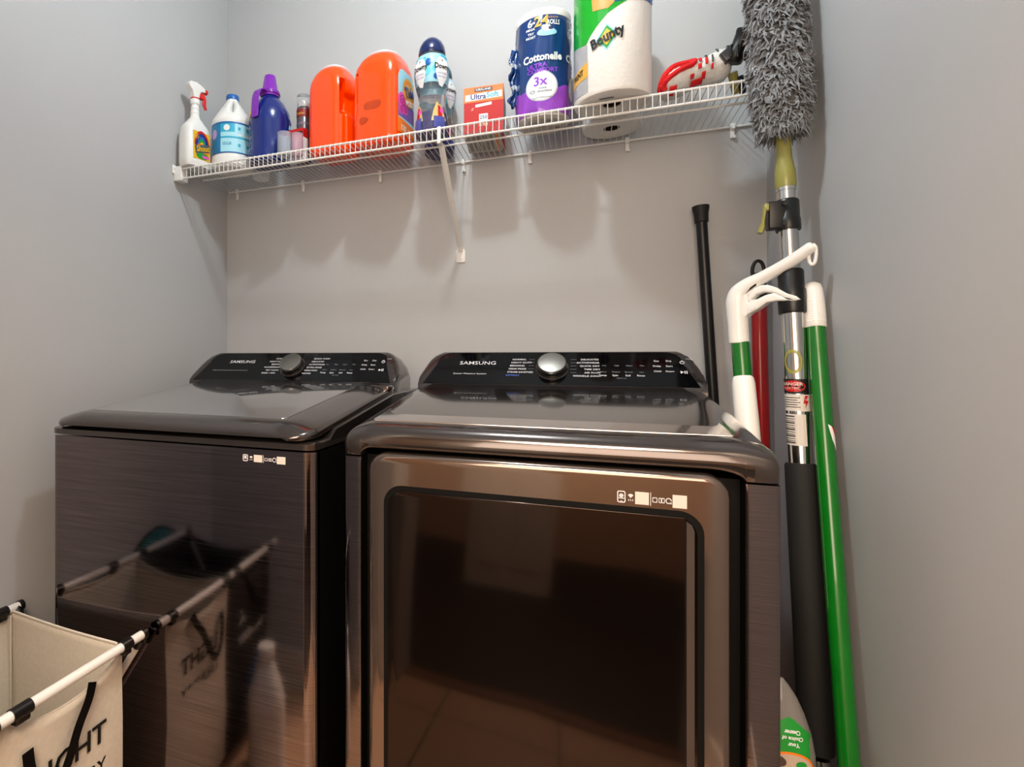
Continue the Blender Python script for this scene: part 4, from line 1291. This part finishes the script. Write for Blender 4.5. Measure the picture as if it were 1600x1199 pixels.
def tuft(p, d, ln, wd):
    side = d.cross(Vector((0, 0, 1)))
    side = side.normalized() if side.length > .05 else Vector((1, 0, 0))
    a = random.random()*6.28
    side = (Matrix.Rotation(a, 3, d) @ side); oth = d.cross(side)
    droop = Vector((0, 0, -1))*ln*(.15+.75*random.random())
    curl = side*ln*random.uniform(-.75, .75)
    prev = None
    for k in range(5):
        t = k/4
        c = p+d*ln*t*(1-.25*t)+droop*t*t+curl*math.sin(t*2.6)
        c.x = min(c.x, W-.0025)
        ww = wd*(.7+.9*math.sin(PI*min(1, t*1.05+.12)))*(1-.72*t**3)
        ring = []
        for i in range(3):
            v = c+(side*math.cos(2.094*i)+oth*math.sin(2.094*i))*ww
            v.x = min(v.x, W-.0015); ring.append(bm.verts.new(v))
        if prev:
            for i in range(3): bm.faces.new((prev[i], prev[(i+1) % 3], ring[(i+1) % 3], ring[i]))
        prev = ring


for k in range(4300):
    z = CBt+(CT-CBt)*random.random()**.95; a = random.random()*2*PI
    d = Vector((math.cos(a), math.sin(a), random.uniform(-.25, .35))).normalized()
    p = dcen(z)+Vector((math.cos(a), math.sin(a), 0))*drad(z)*.72
    if p.y > -.300 and 1.69 < p.z < 1.78: continue
    tuft(p, d, random.uniform(.020, .036), random.uniform(.0018, .0036))
for k in range(380):
    a = random.random()*2*PI; q = random.random()**.5
    p = dcen(CBt)+Vector((math.cos(a), math.sin(a), 0))*.034*q
    tuft(p, Vector((math.cos(a)*q, math.sin(a)*q, -.7)).normalized(), random.uniform(.012, .026), .0016)
obj('duster_head', bm, mat('grey_microfibre', '#7b7d80', .9, noise=.30, nscale=45, sheen=.4), t_, recalc=False, angle=80)['label'] = 'shaggy grey microfibre pile'

# green handled mop
A2, B2 = (1.672, -.4032, 1.2635), (1.664, -.590, .4405)
G_ = lambda z: line_at_z(A2, B2, z)
t_ = thing('green_mop', 'green metal handle with a white tip leaning on the right wall', 'mop', G_(.03))
bm = NB(); tube(bm, [G_(.08), G_(1.19)], .0155, 24); obj('handle', bm, M_green, t_)
bm = NB()
tube(bm, [G_(1.186), G_(1.188), G_(1.235), G_(1.262), G_(1.272), G_(1.277)], [.0158, .0172, .0172, .0160, .013, .006], 24)
for k in range(9):
    tube(bm, [G_(1.196+.005*k), G_(1.198+.005*k)], [.0176, .0176], 24)
obj('grip', bm, M_white, t_)['label'] = 'white ribbed grip'
bm = NB()
p = G_(.985); fgr = lambda u, v, d: Vector((G_(v).x+(.0155+d)*math.cos(R(-38)+u/.0155), G_(v).y+(.0155+d)*math.sin(R(-38)+u/.0155), v))
poly(bm, fgr, [(-.012, 1.004), (.006, .992), (.012, .970), (.010, .942), (.002, .956), (-.006, .975)], 0, .0006, 5); poly(bm, fgr, [(-.006, 1.0), (.006, .992), (.011, .972), (.002, .980)], 1, .001, 4)
obj('handle_sticker', bm, [M_label_white, M_redl], t_, smooth=False, recalc=False)
bm = NB(); tube(bm, [G_(.10), G_(.032)], [.018, .020], 20); obj('socket', bm, M_white, t_)

# white dustpan clipped beside the green handle
pb = G_(.44)
t_ = thing('dustpan', 'white curved plastic edge by the foot of the green handle, low in the right corner', 'dustpan', (1.640, -.64, 0))
bm = NB()
rings = []
for k in range(9):
    a = R(-60+120*k/8)
    rings.append([bm.verts.new((1.628+.030*math.sin(a), -.640-.020*math.cos(a)+.0, z)) for z in (0.002, .2, .40)] + [bm.verts.new((1.628+.030*math.sin(a)*.93, -.640-.020*math.cos(a)*.93+.002, z)) for z in (.40, .2, .002)])
for ring in rings:
    i = rings.index(ring); ring[2].co.z = ring[3].co.z = .440-.0012*(i*3.2)**1.2
ringfaces(bm, rings, True)
obj('pan', bm, M_white, t_)
bm = NB(); tube(bm, [(1.60, -.655, .03), (1.60, -.655, .37)], .004, 8); obj('pan_rib', bm, M_white, t_)

# black tension rod
A3, B3 = (1.5423, -.030, 1.5222), (1.6116, -.1084, .016)
K_ = lambda z: line_at_z(A3, B3, z)
t_ = thing('tension_rod', 'thin black tension rod with a flared end leaning on the back wall behind the dryer', 'rod', K_(.004))
bm = NB(); tube(bm, [K_(.02), K_(.8)], .0155, 20); obj('outer_tube', bm, M_black, t_)
bm = NB(); tube(bm, [K_(.78), K_(1.51)], .0135, 20); obj('inner_tube', bm, M_black, t_)
bm = NB(); tube(bm, [K_(1.49), K_(1.492), K_(1.512), K_(1.530), K_(1.535)], [.0145, .0165, .0170, .0205, .0205], 24); obj('end_cap', bm, mat('black_rubber', '#141415', .6, noise=.05), t_)
bm = NB(); tube(bm, [K_(.006), K_(.012), K_(.04)], [.021, .021, .016], 24); obj('end_cap', bm, mat('black_rubber', '#141415', .6), t_)

# red handled broom
A4, B4 = (1.6655, -.060, 1.2734), (1.6775, -.105, .10)
Q_ = lambda z: line_at_z(A4, B4, z)
t_ = thing('red_broom', 'red metal broom handle with a black hanging loop, upright in the back right corner', 'broom', Q_(.004))
bm = NB(); tube(bm, [Q_(.16), Q_(1.278)], .0172, 22); obj('handle', bm, M_red, t_)
bm = NB(); tube(bm, [Q_(1.270), Q_(1.275), Q_(1.330), Q_(1.345)], [.018, .0185, .0165, .009], 22)
c = Q_(1.34); tube(bm, smooth_path([(c.x-.010, c.y, c.z-.01), (c.x-.0125, c.y, c.z+.012), (c.x-.008, c.y, c.z+.030), (c.x, c.y, c.z+.036), (c.x+.008, c.y, c.z+.030), (c.x+.0125, c.y, c.z+.012), (c.x+.010, c.y, c.z-.01)], 4), .0042, 8)
obj('hanging_cap', bm, M_black, t_)['label'] = 'black cap with hanging loop'
bm = NB(); tube(bm, [Q_(.18), Q_(.008)], [.018, .021], 16); obj('socket', bm, M_red, t_)

# spray mop with trigger handle and bottle
A5, B5 = (1.5568, -.370, 1.1642), (1.5726, -.530, .4322)
S_ = lambda z: line_at_z(A5, B5, z)
t_ = thing('spray_mop', 'white and green spray mop with a long curved trigger handle beside the dryer', 'spray mop', S_(.02))
bm = NB(); tube(bm, [S_(.30), S_(1.18)], .0165, 24); obj('pole', bm, M_green, t_)
bm = NB(); tube(bm, [S_(.66), S_(1.0), S_(1.075), S_(1.085), S_(1.088)], [.0215, .0215, .0205, .0185, .0165], 28); obj('lower_sleeve', bm, M_white, t_)['label'] = 'white plastic sleeve'
HP = Vector((1.5568, -.370, 0)); HD = Vector((.851, -.524, 0)).normalized(); HN = Vector((HD.y, -HD.x, 0))


def hp(s_, z, d=0.0): return HP+HD*s_+HN*d+Vector((0, 0, z))


bm = NB()
cen = [(-.0014, 1.1585), (-.0016, 1.163), (-.0031, 1.194), (-.0047, 1.2258), (-.0051, 1.2465), (-.0006, 1.2640), (.0145, 1.2785), (.0299, 1.2870), (.0449, 1.2945), (.0794, 1.3130), (.1037, 1.3288), (.1206, 1.3415), (.1256, 1.3450)]
rad = [.0180, .0188, .0186, .0200, .0205, .0190, .0160, .0138, .0126, .0122, .0118, .0112, .0080]
pp = smooth_path([hp(*c) for c in cen], 5)
rr_ = []
for i in range(len(rad)-1):
    for j in range(5): rr_.append(rad[i]+(rad[i+1]-rad[i])*j/5)
rr_.append(rad[-1])
tube(bm, pp, rr_, 24)
web = [(-.0031, 1.2450), (.0087, 1.2698), (.0261, 1.2790), (.0412, 1.2850), (.0400, 1.2772), (.0280, 1.2690), (.0188, 1.2572), (.0222, 1.2395), (.0232, 1.2206), (.0136, 1.2111), (.0106, 1.2001), (-.0031, 1.1985)]
prism(bm, web, hp, -.010, .0125, .006)
tube(bm, smooth_path([hp(*c) for c in ((.1239, 1.3475), (.1281, 1.3406), (.1289, 1.3261), (.1269, 1.3119), (.1223, 1.3080), (.1186, 1.3141), (.1173, 1.3236), (.1181, 1.3328))], 4), .0032, 8)
obj('handle', bm, M_white, t_, angle=50)['label'] = 'white curved handle with a hanging hook'
bm = NB()
up = [(.0165, 1.2467), (.0203, 1.2620), (.0299, 1.2710), (.0412, 1.2754), (.0523, 1.2756), (.0651, 1.2697), (.0829, 1.2572), (.1003, 1.2482), (.1063, 1.2414), (.1003, 1.2390), (.0829, 1.2455), (.0642, 1.2579), (.0468, 1.2613), (.0337, 1.2574), (.0251, 1.2482), (.0222, 1.2395)]
low = [(.0165, 1.2378), (.0251, 1.2471), (.0356, 1.2478), (.0486, 1.2545), (.0642, 1.2580), (.0829, 1.2455), (.1003, 1.2390), (.0864, 1.2395), (.0687, 1.2413), (.0523, 1.2394), (.0393, 1.2294), (.0242, 1.2205), (.0165, 1.2154)]
prism(bm, up, hp, -.007, .0125, .003); prism(bm, low, hp, -.008, .0135, .003)
lathe(bm, [(.0001, 0), (.0042, 0), (.0042, .003), (.0001, .003)], n=14, axis=Matrix.Translation(hp(.027, 1.231, .0125)) @ HN.to_track_quat('Z', 'Y').to_matrix().to_4x4())
obj('trigger', bm, M_white, t_, angle=50)['label'] = 'white trigger lever'
bb = Vector((1.572, -.580, 0))
prb = interp([(.14, .020), (.16, .030), (.20, .050), (.30, .0515), (.422, .0500), (.449, .0478), (.481, .0425), (.513, .0325), (.537, .0225), (.555, .0115), (.566, .003)])
bm = NB()
lathe(bm, [(prb(z), z) for z in [.14, .15, .16, .18, .20, .24, .30, .36, .40, .422, .436, .449, .465, .481, .497, .513, .525, .537, .546, .555, .561, .566]], c=(bb.x, bb.y), n=40, sy=.72)
bt = obj('solution_bottle', bm, mat('smoky_clear_plastic', '#a9a6a4', .12, trans=.55, ior=1.2, noise=0, coat=.3), t_)
pb_ = phi_to_cam(bb.x, bb.y)


def bmap(u, v, d):
    a = pb_+R(u); r = prb(v)+d
    return Vector((bb.x+r*math.cos(a), bb.y+r*.72*math.sin(a), v))


bm = NB()
poly(bm, bmap, [(-75, .40), (-75, .486), (-40, .492), (4, .505), (22, .512), (36, .508), (66, .490), (78, .484), (66, .474), (58, .440), (55, .40)], 0, .0009, 16)
for i, s in enumerate(('Your', 'Choice of', 'Cleaner')):
    text(bm, s, .0092, bmap, 27, .470+.0098*i, rot=PI, mi=1, off=.0018, sx=1120, bold=.03)
disc(bm, bmap, 22, .431, 44, .027, 32, 6, 2, .0014); disc(bm, bmap, 22, .431, 39, .0237, 32, 6, 3, .0020)
disc(bm, bmap, 0, .440, 13, .009, 16, 3, 4, .0024); disc(bm, bmap, 34, .429, 12, .008, 16, 3, 4, .0024); disc(bm, bmap, 38, .439, 10, .006, 14, 3, 0, .0026); disc(bm, bmap, 8, .417, 12, .006, 14, 3, 1, .0024); disc(bm, bmap, 48, .425, 4, .009, 14, 3, 1, .0024)
obj('label', bm, [M_greenl, M_label_white, M_orange_l, mat('label_beige', '#b8a593', .4), mat('label_umber', '#4b3a30', .4)], bt, smooth=False, recalc=False)['label'] = 'green upside down label'
bm = NB(); tube(bm, [S_(.03), S_(.16)], .018, 16); obj('socket', bm, mat('grey_plastic', '#5d5e5e', .4), t_)

# folded oval basket between the wall and the sorter
t_ = thing('folding_basket', 'flat folded teal basket with black rim standing behind the canvas sorter', 'basket', (.012, -1.27, 0))
bm = NB(); el = [(-1.27+.19*math.cos(2*PI*k/40), .305+.290*math.sin(2*PI*k/40)) for k in range(40)]
prism(bm, el, lambda u, v, d: Vector((.002+d, u, v)), 0, .007, .002); obj('basket_wall', bm, mat('teal_fabric', '#1f6e78', .7, noise=.2, nscale=60), t_)
bm = NB(); tube(bm, [Vector((.0062, u, v)) for u, v in el]+[Vector((.0062,)+el[0])], .0052, 8); obj('rim', bm, M_black, t_)

# ------------------------------------------------------------------ laundry sorter and the jug on the floor
HZ = .547; HX0, HX1 = .024, .392; HY0, HY1 = -1.455, -.846
t_ = thing('laundry_sorter', 'beige canvas laundry sorter on white tube frame standing against the left wall', 'laundry hamper', ((HX0+HX1)/2, -1.15, 0))
M_canvas = mat('beige_canvas', '#cac3b6', .85, noise=.06, nscale=120, bump=.3, bscale=700)
M_dark = mat('charcoal_canvas', '#1d1c1c', .85, noise=.08, nscale=120, bump=.3, bscale=700)
M_tubew = mat('white_tube', '#dcdcda', .3, noise=.02, coat=.3)
for x in (HX0, HX1):
    bm = NB(); tube(bm, [(x, HY0, HZ), (x, HY1, HZ)], .0095, 16); rail = obj('top_rail', bm, M_tubew, t_)
    for y in ((-.848, -.896, -1.122, -1.180, -1.40) if x > .2 else (-.848, -.893, -1.06, -1.18, -1.42)):
        bm = NB(); hl = .005 if y > -.86 else (.012 if y > -1.0 else .017); tube(bm, [(x, y-hl, HZ), (x, y+hl, HZ)], .0118, 16); box(bm, (x-.008, y-hl*.8, HZ-.018), (x+.008, y+hl*.8, HZ), .003); obj('rail_clip', bm, M_black, rail)
for y in (HY1+.003, HY0+.014):
    s = 1
    for a, b, dy in ((HX1, HX0+.01, .0), (HX0, HX1-.01, -.0155 if y > -1.1 else .0155)):
        bm = NB(); tube(bm, [(a, y+dy, HZ), (b, y+dy, .012)], .0075, 14); lg = obj('cross_leg', bm, M_tubew, t_)
        bm = NB(); p = Vector((a, y+dy, HZ)).lerp(Vector((b, y+dy, .012)), .06); q = Vector((a, y+dy, HZ)).lerp(Vector((b, y+dy, .012)), .0)
        tube(bm, [q, p], .0095, 14); obj('leg_joint', bm, M_black, lg)
        bm = NB(); tube(bm, [Vector((b, y+dy, .016)), Vector((b, y+dy, .001))], .011, 14); obj('foot_cap', bm, M_black, lg)


def sag(u, a): return -a*math.sin(PI*u)


def bag(y0, y1, m, nm, lines, mp, openfront=True):
    """open-topped canvas bin between the rails"""
    x0, x1 = HX0+.004, HX1-.012
    n = 16; zt = HZ-.006; zb = .06
    # rim path: back-left, far end, right side, near end (counter-clockwise seen from above)
    rim = []
    for k in range(n): rim.append((x0, y0+(y1+(.022 if y1 > -1 else 0)-y0)*k/n, zt-.014*math.sin(PI*k/n)**2))
    for k in range(n): rim.append((x0+(x1-x0)*k/n, y1+(.022*(1-k/n) if y1 > -1 else 0), zt+.003-.004*math.sin(PI*k/n)))
    for k in range(n):
        u = k/n; rim.append((x1+.006*math.sin(PI*u), y1+(y0-y1)*u, zt-(.038*math.sin(PI*u)**.5 if 0 < u < 1 else 0)))
    for k in range(n): rim.append((x1+(x0-x1)*k/n, y0, zt-.030*math.sin(PI*k/n)))
    bm = NB()
    rings = []
    cxm, cym = (x0+x1)/2, (y0+y1)/2
    for f in (0, .04, .15, .3, .5, .75, 1.0):
        rings.append([bm.verts.new((cxm+(x-cxm)*(1-.05*f)+.004*math.sin(9*y+f*7)*(f > 0), cym+(y-cym)*(1-.04*f), z+(zb-z)*f)) for x, y, z in rim])
    ringfaces(bm, rings, True, 0, False, True)
    o = obj(nm, bm, m, t_, recalc=False, angle=50)
    md = o.modifiers.new('solid', 'SOLIDIFY'); md.thickness = .003; md.offset = 1
    bm = NB()
    for a, b in ((0, n), (n, 2*n), (2*n, 3*n), (3*n, 4*n)):
        P_ = [Vector(rim[i % (4*n)]) for i in range(a, b+1)]; tube(bm, P_, .0028, 6)
    for (x, y) in ((x0+.006, y1+(.014 if y1 > -1 else -.008)), (x1-.004, y1-.004)):
        tube(bm, [(x, y, zt-.004), (cxm+(x-cxm)*.95, cym+(y-cym)*.97, zb)], .0022, 6)
    obj('piping', bm, m, o)
    bm = NB()
    fm_ = lambda u, v, d: Vector((cxm+(x1-cxm)*(1-.05*(zt-v)/(zt-zb))+.0075+d, u, v))
    for (s_, size, u, v) in lines:
        text(bm, s_, size, fm_, u, v, align='CENTER', off=.001, bold=.02)
    o2 = obj('lettering', bm, mp, o, smooth=False, recalc=False)
    bm = NB()
    ym = (y0+y1)/2
    P_ = smooth_path([(0, ym+.046, zt-.026), (0, ym+.034, zt-.050), (0, ym+.008, zt-.086), (0, ym-.014, zt-.130), (0, ym-.040, zt-.165), (0, ym-.070, zt-.150), (0, ym-.084, zt-.105), (0, ym-.086, zt-.070)], 6)
    g = []
    for i, p in enumerate(P_):
        t = (P_[min(i+1, len(P_)-1)]-P_[max(i-1, 0)]).normalized(); q = Vector((0, -t.z, t.y))*.0105
        xx = x1+.010+.010*math.sin(PI*i/(len(P_)-1))
        g.append([bm.verts.new((xx, p.y+q.y*s_, p.z+q.z*s_)) for s_ in (-1, 1)])
    for a, b in zip(g[:-1], g[1:]): bm.faces.new((a[0], a[1], b[1], b[0]))
    bmesh.ops.solidify(bm, geom=bm.faces[:], thickness=.0025)
    obj('carry_strap', bm, M_black, o)
    return o


bag(-1.150, -.893, M_canvas, 'light_bag', [('LIGHT', .056, -1.018, .402), ('LAUNDRY', .034, -1.018, .338)], M_ink)['label'] = 'beige bag lettered for light laundry'
bag(-1.420, -1.160, M_dark, 'dark_bag', [('DARK', .056, -1.290, .402), ('LAUNDRY', .034, -1.290, .338)], M_label_white)['label'] = 'charcoal bag lettered for dark laundry'

jx2, jy2 = .470, -1.235
t_ = thing('bleach_jug', 'white jug with blue stripe on the floor, seen reflected in the washing machine front', 'jug', (jx2, jy2, 0.0), R(20))
jr2 = interp([(0, .055), (.008, .063), (.18, .063), (.20, .062), (.24, .050), (.27, .036), (.30, .024), (.315, .022)])
bm = NB(); lathe(bm, [(jr2(z), z) for z in [0, .003, .008, .02, .1, .18, .19, .2, .21, .22, .23, .24, .25, .26, .27, .28, .29, .3, .315]], n=40, sy=.85); obj('jug_body', bm, M_white, t_, local=True)
bm = NB(); lathe(bm, [(.025, .308), (.026, .31), (.026, .335), (.024, .338), (.0001, .338)], n=28); obj('cap', bm, M_white, t_, local=True)
bm = NB(); tube(bm, smooth_path([(-.018, -.028, .315), (-.045, -.03, .300), (-.062, -.02, .25), (-.062, -.01, .20)], 4), .009, 10); obj('handle', bm, M_white, t_, local=True)
bm = NB(); tube(bm, smooth_path([(-.004, .026, .33), (-.012, .044, .29), (-.02, .056, .235)], 4), .004, 8, flat=(1, .5)); obj('stripe', bm, M_blue, t_, local=True)['label'] = 'blue stripe'
